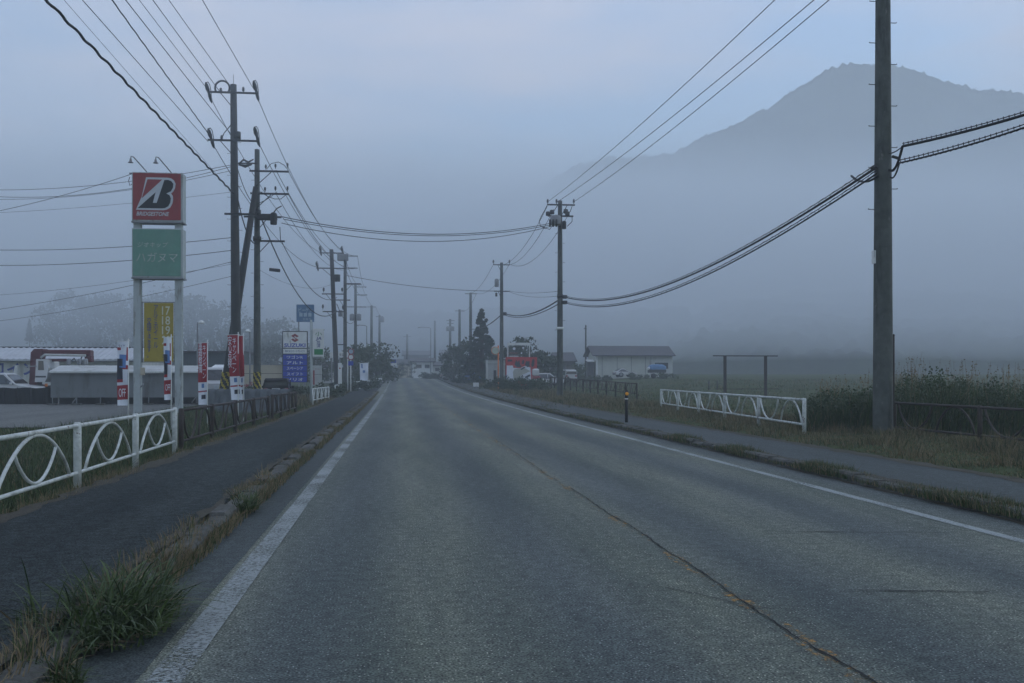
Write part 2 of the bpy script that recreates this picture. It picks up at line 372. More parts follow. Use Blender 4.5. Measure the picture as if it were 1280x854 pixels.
# cracks in the road
def crack(pts, w, lift=0.):
    L_, R_ = [], []
    for i, p in enumerate(pts):
        a = Vector(pts[max(0, i-1)]); b = Vector(pts[min(len(pts)-1, i+1)]); t = (b-a).normalized(); n = Vector((-t.y, t.x, 0))
        ww = w*(.35+1.2*abs(mn.noise(Vector((p[0]*3, p[1]*3, 7)))))*min(1, i/3, (len(pts)-1-i)/3)+.0008
        z = prof(p[1])+.007+lift
        L_.append((p[0]+n.x*ww, p[1]+n.y*ww, z)); R_.append((p[0]-n.x*ww, p[1]-n.y*ww, z))
    m = MB(); k = len(pts); m.add(L_+R_, [(i, i+1, k+i+1, k+i) for i in range(k-1)]); kind(m.build('road_crack', crackm), 'structure')
crackm = mat('crack_dark', (.008, .009, .009), .95, .2, 20)
def jag(p0, p1, step, amp):
    p0, p1 = Vector(p0), Vector(p1); n = int((p1-p0).length/step); t = (p1-p0).normalized(); q = Vector((-t.y, t.x, 0)); out = []
    for i in range(n+1):
        p = p0+t*step*i; o = amp*(mn.noise(Vector((p.x*1.1, p.y*1.1, 2)))+.5*mn.noise(Vector((p.x*5, p.y*5, 4)))+.35*random.uniform(-.5, .5)); out.append((p+q*o)[:])
    return out
crack(jag((2.16, 4.2, 0), (2.17, 12.5, 0), .05, .035), .008)
crack(jag((2.15, 13, 0), (2.2, 24, 0), .2, .05), .005)
for yj in (6.9, 11.8, 17.1, 23.5, 31): crack(jag((-3.5, yj, 0), (-1.9, yj+random.uniform(-.2, .2), 0), .06, .05), .004, .114)
crack(jag((-2.9, 5, 0), (-2.6, 9.5, 0), .07, .12), .0035, .114); crack(jag((6.4, 11, 0), (7.8, 11.3, 0), .06, .05), .005, .084); crack(jag((6.4, 16, 0), (7.8, 16.1, 0), .06, .05), .005, .084)
def gp(px, py):
    d = EYE*1244/(py-472); p = P(px, py, d); return (p.x, p.y, 0)
crack(jag(gp(948, 664), gp(1200, 667), .06, .03), .012)
crack(jag(gp(1060, 738), gp(1262, 741), .05, .03), .013)
crack(jag(gp(820, 732), gp(935, 760), .05, .04), .005)
crack(jag(gp(925, 762), gp(1000, 764), .05, .03), .006)
crack(jag(gp(905, 782), gp(965, 778), .05, .03), .005)
crack(jag(gp(1240, 664), gp(1300, 662), .06, .03), .006)

# hills and mountain
def fbm(x, y, s, o=4):
    a = 1; t = 0
    for i in range(o): t += a*mn.noise(Vector((x/s, y/s, i*3.7))); s *= .5; a *= .5
    return t
RID = [(-900, 330), (-300, 395), (100, 410), (400, 330), (520, 285), (620, 250), (680, 232), (727, 206), (755, 199), (816, 196), (846, 192), (886, 168), (919, 156), (942, 144), (961, 135), (1003, 107), (1036, 88), (1064, 80), (1092, 83), (1120, 84), (1149, 93), (1177, 102), (1214, 112), (1280, 119), (1400, 150), (1700, 190), (2200, 300)]
def ridge(px): return np.interp(px, [a for a, b in RID], [b for a, b in RID])
def mountain():
    us = np.arange(-900, 2200, 3.); vs = np.concatenate([np.linspace(0, 1, 46), np.linspace(1.06, 2, 12)])
    v = []; f = []
    for t in vs:
        for u in us:
            d = 715+235*min(t, 1)+max(0, t-1)*330
            c = P(float(u), 472, d); H = (472-float(ridge(u)))/1244*950
            k = t if t <= 1 else 2-t
            n = -abs(fbm(c.x, c.y*.35, 120, 4))*46*math.sin(math.pi*min(1, k))**.8+abs(mn.noise(Vector((c.x/8, c.y/8, 1))))*3.6*(min(1, k*3))+(random.random()**2*2.6+mn.noise(Vector((c.x/30, c.y/30, 3)))*3)*min(1, k*3)
            v.append((c.x, c.y, 1.2+H*(k**.9)+n))
    nu = len(us)
    for j in range(len(vs)-1):
        for i in range(nu-1): q = j*nu+i; f.append((q, q+1, q+nu+1, q+nu))
    me = bpy.data.meshes.new('mountain'); me.from_pydata(v, [], f); me.materials.append(forest_m); me.polygons.foreach_set('use_smooth', [True]*len(f))
    kind(link('mountain', me), 'structure')
mountain()
def foothill(name, u0, u1, d0, d1, hf):
    us = np.arange(u0, u1, 5.); ds = np.arange(d0, d1, 4.); v = []; f = []
    for d in ds:
        for u in us:
            c = P(float(u), 472, float(d)); t = (d-d0)/(d1-d0)
            H = float(hf(u, t)); n = abs(mn.noise(Vector((c.x/6, c.y/6, 1))))*4+mn.noise(Vector((c.x/2.6, c.y/2.6, 3)))*1.4+fbm(c.x, c.y, 50, 3)*4
            e = min(1, (u-u0)/40, (u1-u)/40)
            v.append((c.x, c.y, max(1.0, 1.2+(H+n*min(1, H/6))*e) if H > 0 else .6))
    nu = len(us)
    for j in range(len(ds)-1):
        for i in range(nu-1): q = j*nu+i; f.append((q, q+1, q+nu+1, q+nu))
    me = bpy.data.meshes.new(name); me.from_pydata(v, [], f); me.materials.append(forest_m); me.polygons.foreach_set('use_smooth', [True]*len(f))
    kind(link(name, me), 'structure')
foothill('hills', 640, 2000, 235, 460, lambda u, t: (sm(0, .04, t)*4+t*34)*sm(640, 1000, u))
foothill('hills', -300, 900, 300, 420, lambda u, t: sm(0, .15, t)*13+sm(.1, 1, t)*14)

# ------------------------------------------------------------------ grasses
def blades(name, bx, by, bz, h, w, lean, mats, weights, parent=None, seg=3, az=None, droop=.5):
    """one mesh of many bent grass blades"""
    n = len(bx); az = RNG.uniform(0, 2*np.pi, n) if az is None else az
    ld = np.stack([np.cos(az), np.sin(az)], 1); wd = RNG.uniform(0, 2*np.pi, n); wv = np.stack([np.cos(wd), np.sin(wd)], 1)
    V = np.zeros((n, 2*seg+1, 3))
    for k in range(seg+1):
        t = k/seg; off = lean*(t**1.7); zz = h*(t-droop*t*t*np.minimum(1, lean/np.maximum(h, .01)))
        cx = bx+ld[:, 0]*off; cy = by+ld[:, 1]*off
        if k < seg:
            hw = w*(1-.55*t)/2
            V[:, 2*k, 0] = cx-wv[:, 0]*hw; V[:, 2*k, 1] = cy-wv[:, 1]*hw; V[:, 2*k, 2] = bz+zz
            V[:, 2*k+1, 0] = cx+wv[:, 0]*hw; V[:, 2*k+1, 1] = cy+wv[:, 1]*hw; V[:, 2*k+1, 2] = bz+zz
        else: V[:, 2*k, 0] = cx; V[:, 2*k, 1] = cy; V[:, 2*k, 2] = bz+zz
    nv = 2*seg+1; base = (np.arange(n)*nv)[:, None]
    loops = []; starts = []; tot = []
    quads = np.concatenate([base+np.array([[2*k, 2*k+1, 2*k+3, 2*k+2]]) for k in range(seg-1)], 0) if seg > 1 else np.zeros((0, 4), int)
    tris = base+np.array([[2*seg-2, 2*seg-1, 2*seg]])
    mi = RNG.choice(len(mats), n, p=np.array(weights)/sum(weights))
    me = bpy.data.meshes.new(name); me.vertices.add(n*nv); me.vertices.foreach_set('co', V.ravel())
    nl = quads.size+tris.size; me.loops.add(nl); me.loops.foreach_set('vertex_index', np.concatenate([quads.ravel(), tris.ravel()]).astype(np.int32))
    nf = len(quads)+len(tris); me.polygons.add(nf)
    ls = np.concatenate([np.arange(len(quads))*4, quads.size+np.arange(len(tris))*3]).astype(np.int32)
    me.polygons.foreach_set('loop_start', ls)
    for m in mats: me.materials.append(m)
    me.polygons.foreach_set('material_index', np.concatenate([np.tile(mi, seg-1), mi]).astype(np.int32))
    me.update(calc_edges=True); me.validate()
    return link(name, me, parent)
def vz(xa, ya, f=gz): return np.array([f(float(a), float(b)) for a, b in zip(xa, ya)])
def tufts(name, cx, cy, cz, nb, rad, h, w, lean, mats, weights, parent=None, seg=3):
    """clumps around centres (arrays)"""
    k = len(cx); idx = np.repeat(np.arange(k), nb) if np.isscalar(nb) else np.repeat(np.arange(k), nb)
    n = len(idx); a = RNG.uniform(0, 2*np.pi, n); r = np.sqrt(RNG.uniform(0, 1, n))*np.broadcast_to(rad, (k,))[idx]
    bx = cx[idx]+r*np.cos(a); by = cy[idx]+r*np.sin(a)
    hh = np.broadcast_to(h, (k,))[idx]*RNG.uniform(.45, 1.1, n)
    ll = hh*RNG.uniform(.1, 1., n)*lean
    return blades(name, bx, by, cz[idx], hh, w*RNG.uniform(.6, 1.2, n), ll, mats, weights, parent, seg, az=a+RNG.normal(0, .6, n))
GM = [blade_g, blade_d, blade_s]; GP = [blade_m, blade_d, blade_s]
# kerb weeds, left: dense behind, thinner here and there
def kerb_weeds(name, x0, x1, y0, y1, n, hmax, zt, wts, seed, amp=1.):
    ya = y0*(y1/y0)**RNG.uniform(0, 1, n); den = np.array([.5+.9*mn.noise(Vector((seed, y*.55, 0))) for y in ya])
    keep = RNG.uniform(0, 1, n) < np.clip(den, .3, 1); ya = ya[keep]; den = den[keep]
    xa = RNG.uniform(x0, x1, len(ya)); za = np.array([prof(y)+zt for y in ya])
    hs = hmax*np.clip(.35+den, .3, 1.2)*RNG.uniform(.5, 1, len(ya))
    return kind(tufts(name, xa, ya, za, 16, .09*amp, hs, .008*amp, .55, GM, wts, seg=2), 'stuff')
o = kerb_weeds('kerb_weeds', -1.84, -1.53, 6.3, 80, 8500, .17, .02, (1.3, .9, 3.2), 11); o['label'] = 'dry straw and green weeds growing along the kerb between sidewalk and road'
o = kerb_weeds('kerb_weeds', -1.84, -1.66, 3.0, 9.5, 190, .20, .08, (.5, .6, 3), 23); o['label'] = 'short dry weeds at the near end of the kerb'
o = kerb_weeds('kerb_weeds', 5.94, 6.30, 7, 110, 6500, .17, .04, (1.3, 1.8, 1.1), 31); o['label'] = 'weeds rooted along the far kerb of the road'
o = kerb_weeds('verge_weeds', -3.86, -3.55, 6, 60, 2600, .26, .0, (.9, .8, 2.6), 47); o['label'] = 'dry weeds along the fence side of the sidewalk'
# left ditch grass behind the fence
n = 9000; ya = RNG.uniform(6, 46, n); xa = -4.0-RNG.uniform(0, 1, n)**1.2*6.; keep = (xa > -9.4) | (ya < 28.5); xa, ya = xa[keep], ya[keep]
kind(tufts('ditch_grass', xa, ya, vz(xa, ya), 9, .16, RNG.uniform(.12, .34, len(xa)), .014, .8, GM, (2.2, 3.2, .5), seg=2), 'stuff', 'dark rank grass in the ditch behind the white fence')
n = 3500; ya = RNG.uniform(5, 28.5, n); xa = RNG.uniform(-26, -9.5, n)
kind(tufts('ditch_grass', xa, ya, vz(xa, ya), 9, .2, RNG.uniform(.12, .3, len(xa)), .018, .8, GM, (2.5, 3.0, .5), seg=2), 'stuff', 'dark grass in front of the forecourt')
# right verge
n = 9000; ya = 12*(8.)**RNG.uniform(0, 1, n); xa = 8.0+RNG.uniform(0, 1, n)**.9*5.5; dd = np.array([mn.noise(Vector((a*.9, b*.7, 3)))*1.2+RNG.normal(0, .12) for a, b in zip(xa, ya)])
kind(tufts('verge_grass', xa, ya, vz(xa, ya), 12, .15, .05+.34*np.clip(dd+.45, 0, 1.1)**2, .011, .8, GP, (2., 1.6, 2.0), seg=2), 'stuff', 'green and straw coloured grass on the verge beside the far sidewalk')
n = 4200; ya = RNG.uniform(42, 135, n); xa = 6.3+RNG.uniform(0, 1, n)*7.2
kind(tufts('verge_grass', xa, ya, vz(xa, ya), 9, .3, RNG.uniform(.10, .34, n), .035, .7, GP, (1.8, 2.0, 2.2), seg=2), 'stuff', 'shaggy weeds along the far end of the right hand verge')
n = 2500; ya = RNG.uniform(50, 150, n); xa = RNG.uniform(-6.5, -3.7, n)
kind(tufts('verge_grass', xa, ya, vz(xa, ya), 9, .25, RNG.uniform(.15, .5, n), .035, .7, GP, (1.6, 2.2, 2.2), seg=2), 'stuff', 'weeds along the far end of the left hand sidewalk')
# field stubble rows
n = 6500; ya = RNG.uniform(26, 110, n); xa = RNG.uniform(13.5, 60, n)
kind(tufts('field_grass', xa, ya, vz(xa, ya), 7, .5, RNG.uniform(.08, .3, n), .04, .7, GM, (2.6, 1.3, 1.2), seg=2), 'stuff', 'rows of low green crop in the field')
# tall weed bank right of the white fence
def weedbank():
    k = 1500; px = RNG.uniform(1012, 1420, k); d = RNG.uniform(24.2, 33, k); xa = []; ya = []; hs = []
    for a, b in zip(px, d):
        p = P(a, 472, b); xa.append(p.x); ya.append(p.y)
        top = np.interp(a, [1010, 1060, 1110, 1140, 1200, 1260, 1300, 1420], [.75, 1.0, 1.1, 1.4, 1.35, 1.15, 1.15, 1.3])
        hs.append(1.1*top*(.8+.4*mn.noise(Vector((a/22, b*.6, 0)))+.25*mn.noise(Vector((a/7, b*2, 5)))))
    xa, ya, hs = map(np.array, (xa, ya, hs))
    kind(tufts('tall_weeds', xa, ya, vz(xa, ya), 46, .38, hs, .020, .55, [blade_d, blade_g, blade_s], (3.2, 1.6, .25), seg=3), 'stuff', 'dense bank of tall dark weeds behind the brown fence')
    cs = []
    for a, b, c in zip(xa[:900], ya[:900], hs[:900]):
        for q in range(2): cs.append((a, b, gz(a, b)+c*random.uniform(.25, .98), .2, .16))
    V, n = leafcloud(cs, 26, .038, 1); kind(crown_mesh('tall_weeds', V, n, weedleaf, None), 'stuff', 'broad leaved weeds mixed into the tall weed bank')
    k = 260; px = RNG.uniform(1020, 1420, k); d = RNG.uniform(24.5, 33, k)
    m = MB()
    for a, b in zip(px, d):
        p = G(a, b); h = np.interp(a, [1010, 1110, 1140, 1250, 1420], [1.2, 1.5, 1.9, 1.65, 1.6])*random.uniform(.8, 1.12)
        lx, ly = random.uniform(-.2, .2), random.uniform(-.2, .2)
        m.tube([p, p+Vector((lx*.3, ly*.3, h*.6)), p+Vector((lx, ly, h))], [.005, .004, .0025], 3)
        for q in range(random.randint(4, 10)):
            t = random.uniform(.72, 1.02); c = p+Vector((lx*t*t, ly*t*t, h*t)); s = random.uniform(.010, .026); aa = random.uniform(0, 6.28)
            dx, dy = math.cos(aa)*s, math.sin(aa)*s
            m.add([c, c+Vector((dx, dy, s*.9)), c+Vector((dx*1.6, dy*1.6, -s*.2)), c+Vector((dx*.6, dy*.6, -s*.8))], [(0, 1, 2, 3)])
    kind(m.build('weed_stalks', blade_s), 'stuff', 'thin seed stalks standing above the tall weed bank')

k = 60; a = RNG.uniform(0, 6.28, k); xa = G(1103.5, 23).x+np.cos(a)*.33; ya = G(1103.5, 23).y+np.sin(a)*.33
kind(tufts('verge_grass', xa, ya, vz(xa, ya), 14, .12, RNG.uniform(.12, .3, k), .012, .7, GP, (1, 2, 1.2)), 'stuff', 'grass crowding the foot of the near concrete pole')
# the big grass clumps by the near kerb
def clump(label, x, y, z, nb, rad, h, w, wts, lean=.95, group=None):
    t = thing('grass_clump', label, 'grass clump', (x, y, z), 0, group)
    ns = max(4, int(nb/100)); sc = np.stack([RNG.uniform(-.7, .7, ns)*rad[0], np.linspace(-.75, .75, ns)*rad[1], RNG.uniform(.55, 1.15, ns)], 1)
    q = RNG.integers(0, ns, nb); a = RNG.uniform(0, 2*np.pi, nb); r = np.sqrt(RNG.uniform(0, 1, nb))*.5
    bx = sc[q, 0]+r*np.cos(a)*rad[0]; by = sc[q, 1]+r*np.sin(a)*rad[0]*1.2
    hh = h*RNG.uniform(.25, 1., nb)**1.2*sc[q, 2]; lo_ = RNG.uniform(0, 1, nb) < .10; hh = np.where(lo_, hh*1.45, hh)
    ll = np.maximum(hh, .12)*RNG.uniform(.25, 1.25, nb)*lean
    a = np.arctan2(by, bx)+RNG.normal(0, 1.0, nb)
    blades('leaf_blades', bx, by, np.zeros(nb), hh, w*RNG.uniform(.4, 1.25, nb), ll, GM, wts, t, 5, az=a, droop=.75)
    # dead flattened blades round the rim
    if nb < 600: return t
    nd = nb//10; a = RNG.uniform(0, 2*np.pi, nd); bx = np.cos(a)*rad[0]*.8; by = np.sin(a)*rad[1]*.85
    blades('dead_blades', bx, by, np.full(nd, .0), RNG.uniform(.05, .12, nd), w*.8, RNG.uniform(.1, .24, nd), [blade_s], (1,), t, 3, az=a+RNG.normal(0, .8, nd))
    return t
clump('large dark green grass clump spilling over the near kerb', -1.60, 5.75, .02, 1900, (.34, .62), .42, .016, (3.0, 3.2, .12))
clump('short grass clump at the lower left corner between the large clump and a dry tuft', -1.56, 4.85, .02, 420, (.14, .26), .2, .011, (1.8, 2.8, .8))
clump('dry straw coloured tuft leaning on the kerb just past the large clump', -1.64, 7.3, .04, 420, (.10, .40), .23, .007, (.6, .7, 5), .5)
clump('dry tuft at the bottom left corner of the kerb', -1.78, 4.35, .05, 200, (.10, .22), .17, .007, (.4, .6, 4), .5)
clump('second green grass clump further along the near kerb', -1.60, 10.6, .03, 900, (.16, .5), .27, .010, (3, 2.4, .5), .7)
clump('small mixed straw tuft beyond the second green clump', -1.64, 12.6, .04, 600, (.13, .7), .27, .010, (.8, .8, 3), .6)

# ------------------------------------------------------------------ trees
def leafcloud(cs, per, leaf, wts):
    """cs: (cx,cy,cz,rx,rz) clumps -> numpy quad mesh"""
    k = len(cs); n = k*per; c = np.repeat(np.array(cs), per, 0)
    u = RNG.normal(size=(n, 3)); u /= np.linalg.norm(u, axis=1)[:, None]; r = RNG.uniform(.25, 1.08, n)**.6
    pos = c[:, :3]+u*r[:, None]*np.stack([c[:, 3], c[:, 3], c[:, 4]], 1)
    a = RNG.normal(size=(n, 3)); a /= np.linalg.norm(a, axis=1)[:, None]; b = np.cross(a, RNG.normal(size=(n, 3))); b /= np.linalg.norm(b, axis=1)[:, None]
    s = leaf*RNG.uniform(.5, 1.3, n)[:, None]
    V = np.stack([pos-a*s, pos+b*s*.6, pos+a*s, pos-b*s*.6], 1).reshape(-1, 3)
    return V, n
def crown_mesh(name, V, n, m, parent):
    me = bpy.data.meshes.new(name); me.vertices.add(len(V)); me.vertices.foreach_set('co', V.ravel())
    me.loops.add(4*n); me.loops.foreach_set('vertex_index', np.arange(4*n, dtype=np.int32)); me.polygons.add(n)
    me.polygons.foreach_set('loop_start', np.arange(n, dtype=np.int32)*4); me.materials.append(m); me.update(calc_edges=True)
    return link(name, me, parent)
def tree(label, px, d, h, w, kindn='broad', m=None, group=None, per=34, name=None, gap=.12):
    p = G(px, d); t = thing(name or ('conifer_tree' if kindn == 'conifer' else 'broadleaf_tree'), label, 'tree', p, random.uniform(0, 6), group)
    tr = MB(); cs = []
    if kindn == 'conifer':
        tr.tube([(0, 0, -.3), (.05, 0, h*.5), (0, 0, h*.97)], [w*.05+.06, w*.03+.04, .02], 7)
        L_ = max(14, int(h*3))
        for i in range(L_):
            f = i/(L_-1); z = h*(gap+(1-gap)*f); r = w/2*(1-f)**.85*random.uniform(.8, 1.12)+.05
            nb = max(4, int(11*(1-f))+3)
            for b in range(nb):
                a = random.uniform(0, 6.28); rr = r*random.uniform(.35, .95)
                cs.append((rr*math.cos(a), rr*math.sin(a), z-rr*.28, max(.14, r*.22), max(.10, h*.02)))
                if b < 3 and i % 2 == 0: tr.tube([(0, 0, z), (rr*math.cos(a), rr*math.sin(a), z-rr*.25)], [.035, .012], 4)
        tip = h*.06; cs += [(0, 0, h-tip*.4, .1, tip), (0, 0, h-tip, .16, tip)]
    else:
        th = h*.3; tr.tube([(0, 0, -.3), (.08, .05, th*.5), (0, .1, th)], [h*.035+.05, h*.028+.03, h*.02+.02], 7)
        nb = 46
        for b in range(nb):
            a = random.uniform(0, 6.28); e = random.uniform(-1, 1); rr = w/2*random.uniform(.35, .92)*math.sqrt(max(.05, 1-max(0, e)**2*.8))
            z = h*.53+e*h*(.40 if e > 0 else .44); c = (rr*math.cos(a), rr*math.sin(a), z)
            s = random.uniform(.10, .2)*w; cs.append((*c, s, s*.75))
            if b % 4 == 0: tr.tube([(0, .1, th*.95), (c[0]*.5, c[1]*.5, (th+z)/2+.2), c], [h*.016, h*.01, .02], 5)
    tr.build('trunk', bark, t)
    V, n = leafcloud(cs, per, (.055 if kindn == 'conifer' else .062)*max(2.2, w)**.7, 1)
    V[:, 2] = np.maximum(V[:, 2], .05)
    crown_mesh('crown', V, n, m or (leafC if kindn == 'conifer' else leafA), t)
    return t
weedbank()
# far left stand, dimmed by the fog
for i, (px, d, h, w, k, l) in enumerate([(78, 128, 11.6, 7.5, 'broad', 'leftmost tall rounded tree of the misty stand behind the long low shop roof'),
        (115, 132, 12.2, 8, 'broad', 'second tree from the left, tallest of the misty stand'),
        (152, 126, 11.0, 9, 'broad', 'rounded misty tree just left of the tall red sign'),
        (196, 122, 11.5, 9, 'broad', 'rounded misty tree seen between the two white sign posts'),
        (238, 118, 10.2, 8.5, 'broad', 'misty tree between the tall red sign and the crossed poles'),
        (277, 120, 9.6, 8, 'broad', 'misty tree behind the crossed poles'),
        (312, 112, 7.2, 6.5, 'broad', 'low misty tree right of the crossed poles'),
        (346, 108, 6.6, 6, 'broad', 'low misty tree behind the blue and white dealer sign')]):
    tree(l, px, d*1.8, h*1.74, w*1.8, k, group='trees in fog behind the forecourt', per=70)
tree('small misty tree behind the green and white farm sign', 395, 118, 4.6, 5, 'broad', leafB, 'bushes and trees along the left of the road')
for (px, d, h, w, l) in [(452, 112, 4.7, 5.2, 'rounded dark tree just right of the lamp pole row'), (471, 122, 5.0, 5.6, 'widest dark roadside tree left of the road crest'), (438, 104, 3.6, 3.6, 'low bush behind the round traffic signs'), (485, 138, 3.2, 1.8, 'small roadside tree beside the distant blue road sign')]:
    tree(l, px, d, h, w, 'broad', leafB, 'bushes and trees along the left of the road')
tree('tall pointed dark conifer right of the road', 602, 118, 8.6, 6.4, 'conifer', leafC, per=44, gap=.1)
for (px, d, h, w, l) in [(568, 135, 4.9, 4.6, 'low dark tree left of the tall conifer'), (583, 128, 5.3, 5.5, 'bushy dark tree touching the left of the tall conifer'), (615, 126, 4.0, 4.2, 'dark bush at the right foot of the tall conifer'),
        (640, 112, 4.6, 3.4, 'dark tree behind the left side of the white topped gantry'), (654, 113, 5.6, 3.8, 'taller rounded tree behind the white topped gantry'), (670, 112, 3.9, 4.2, 'rounded tree right of the white topped gantry'), (684, 110, 3.5, 4.6, 'wide dark tree left of the pole with two cable boxes'),
        (722, 122, 2.3, 2.4, 'small pale green tree between the dark house and the barn')]:
    tree(l, px, d, h, w, 'broad', leafA if 'pale' not in l else leafB, 'trees to the right of the road')
tree('tiny bare pointed tree standing alone at the far left', 37, 215, 12.6, 1.9, 'conifer', leafC, per=16, gap=.66)

# ------------------------------------------------------------------ fences
def pipe_fence(label, p0, p1, n, m, h=.83, name='guard_fence', group=None, big=True, flip=False, r=.026, lowh=.22, postw=.048):
    p0, p1 = Vector(p0), Vector(p1); dv = p1-p0; L_ = math.hypot(dv.x, dv.y); ang = math.atan2(dv.y, dv.x); s = L_/n
    t = thing(name, label, 'fence', p0, ang, group)
    dz = lambda x: dv.z*x/L_
    for i in range(n+1):
        x = s*i; g = dz(x)
        MB().tube([(x, 0, g-.15), (x, 0, g+h-.01), (x, 0, g+h+.012)], [postw, postw, postw*.7], 12).build('post', m, t)
    k = 2*n
    MB().tube([(s*n*i/k, 0, dz(s*n*i/k)+h-.03) for i in range(k+1)], r, 10).build('top_rail', m, t)
    MB().tube([(s*n*i/k, 0, dz(s*n*i/k)+lowh) for i in range(k+1)], r*.85, 10).build('bottom_rail', m, t)
    for i in range(n):
        x0 = s*i+.08; w = s-.16; H = h-.05-lowh
        pw = .78 if big else .62
        def arc(cx, hw, base, top, up):
            return [(cx+hw*(j/9-1), 0, dz(cx)+base+(top-base)*(math.sin(math.pi*j/18)**pw if up else 1-math.sin(math.pi*j/18)**pw)) for j in range(19)]
        if big:
            MB().tube(arc(x0+w*.5, w*.42, lowh, h-.06, True), .020, 8).build('arch_bar', m, t)
            MB().tube(arc(x0+w*.5, w*.235, lowh+.03, lowh+.72*(h-.06-lowh), False), .018, 8).build('arch_bar', m, t)
        else:
            MB().tube(arc(x0+w*.25, w*.22, lowh+.01, h-.05, flip), .022, 8).build('arch_bar', m, t)
            MB().tube(arc(x0+w*.75, w*.22, lowh+.01, h-.05, not flip), .022, 8).build('arch_bar', m, t)
    return t
pipe_fence('white pipe fence with arches along the left sidewalk in the foreground', (-3.72, 3.8, .0), (-4.05, 18.8, .01), 5, fence_white)
pipe_fence('rusty brown arched fence continuing from the white fence past the crossed poles', (-4.04, 19.3, -.02), (-3.95, 31.3, .0), 4, rust, r=.028, big=False)
pipe_fence('short dark brown fence section in front of the black vehicle', (-3.98, 32.5, .02), (-3.85, 38.5, .04), 3, rust, r=.03, big=False, flip=True)
pipe_fence('white pipe fence with arches across the road by the weeds', (11.45, 42.5, .06), (9.45, 22.35, .08), 5, fence_white, big=False, r=.032)
pipe_fence('rusty brown arched fence right of the near concrete pole', (11.75, 22.5, .0), (12.3, 12.9, -.05), 3, rust, big=False, r=.03)
pipe_fence('long dark arched fence beyond the orange marker post', (13.9, 57, .18+prof(57)), (14.3, 93, prof(93)+.32), 12, rust, big=False, r=.035)
pipe_fence('dark fence segment behind the weeds beside the red hoarding', (14.9, 96, prof(96)+.15), (14.6, 120, prof(120)+.1), 6, rust, big=False, r=.035)
# small white railings along the left sidewalk further on
def small_rail(label, px0, d0, px1, d1, n, hh=.85):
    a = G(px0, d0); b = G(px1, d1); dv = b-a; L_ = math.hypot(dv.x, dv.y); t = thing('guard_rail', label, 'railing', a, math.atan2(dv.y, dv.x), 'small white railings along the left sidewalk')
    dz = lambda x: dv.z*x/L_
    for i in range(n+1):
        x = L_*i/n; MB().tube([(x, 0, dz(x)-.1), (x, 0, dz(x)+hh)], .04, 8).build('post', fence_white, t)
    for z, nm in ((hh-.02, 'top_rail'), (.25, 'bottom_rail')): MB().tube([(0, 0, z), (L_, 0, dz(L_)+z)], .035, 8).build(nm, fence_white, t)
    for i in range(n):
        x0 = L_*i/n; w = L_/n
        MB().tube([(x0+w*.2, 0, dz(x0)+.25), (x0+w*.5, 0, dz(x0)+hh-.05), (x0+w*.8, 0, dz(x0)+.25)], .022, 6).build('arch_bar', fence_white, t)
small_rail('white zigzag railing at the foot of the green and white farm sign', 391, 51, 411, 58, 4)
small_rail('white board like railing in front of the third left pole', 419, 66, 427, 68.5, 1)
small_rail('white railing section left of the white banner', 442.5, 84, 451, 87, 1)
small_rail('tiny white railing beyond the white banner', 459, 100, 462, 103, 1, .75)

# ------------------------------------------------------------------ utility poles
WPOLE = 'utility poles along the road'
def insulator(c, s, parent, tilt=0):
    m = MB(); x, y, z = c
    m.lathe((x, y, z), [(.02*s, 0), (.02*s, .08*s), (.07*s, .10*s), (.04*s, .14*s), (.075*s, .17*s), (.04*s, .21*s), (.06*s, .24*s), (.02*s, .28*s)], 8)
    m.build('insulator', porcelain, parent)
def strain(c, s, parent):
    """strain insulator with its dark jumper loop, seen as a leaf shaped bundle on the arm's end"""
    x, y, z = c; m = MB()
    m.tube([(x-.12*s, y-.85*s, z+.75*s), (x-.1*s, y-.6*s, z+.58*s), (x-.06*s, y-.3*s, z+.3*s), (x, y, z+.05*s), (x+.05*s, y+.3*s, z-.25*s), (x+.09*s, y+.6*s, z-.5*s), (x+.12*s, y+.85*s, z-.7*s)], [.05*s, .17*s, .2*s, .12*s, .16*s, .14*s, .03*s], 8)
    m.build('insulator', porcelain, parent)
    MB().tube([(x-.1*s, y-.8*s, z+.7*s), (x+.0, y-.45*s, z+.9*s), (x+.10*s, y, z+.75*s), (x+.14*s, y+.4*s, z+.2*s), (x+.1*s, y+.8*s, z-.5*s)], .04*s, 6).build('jumper_loop', cablem, parent)
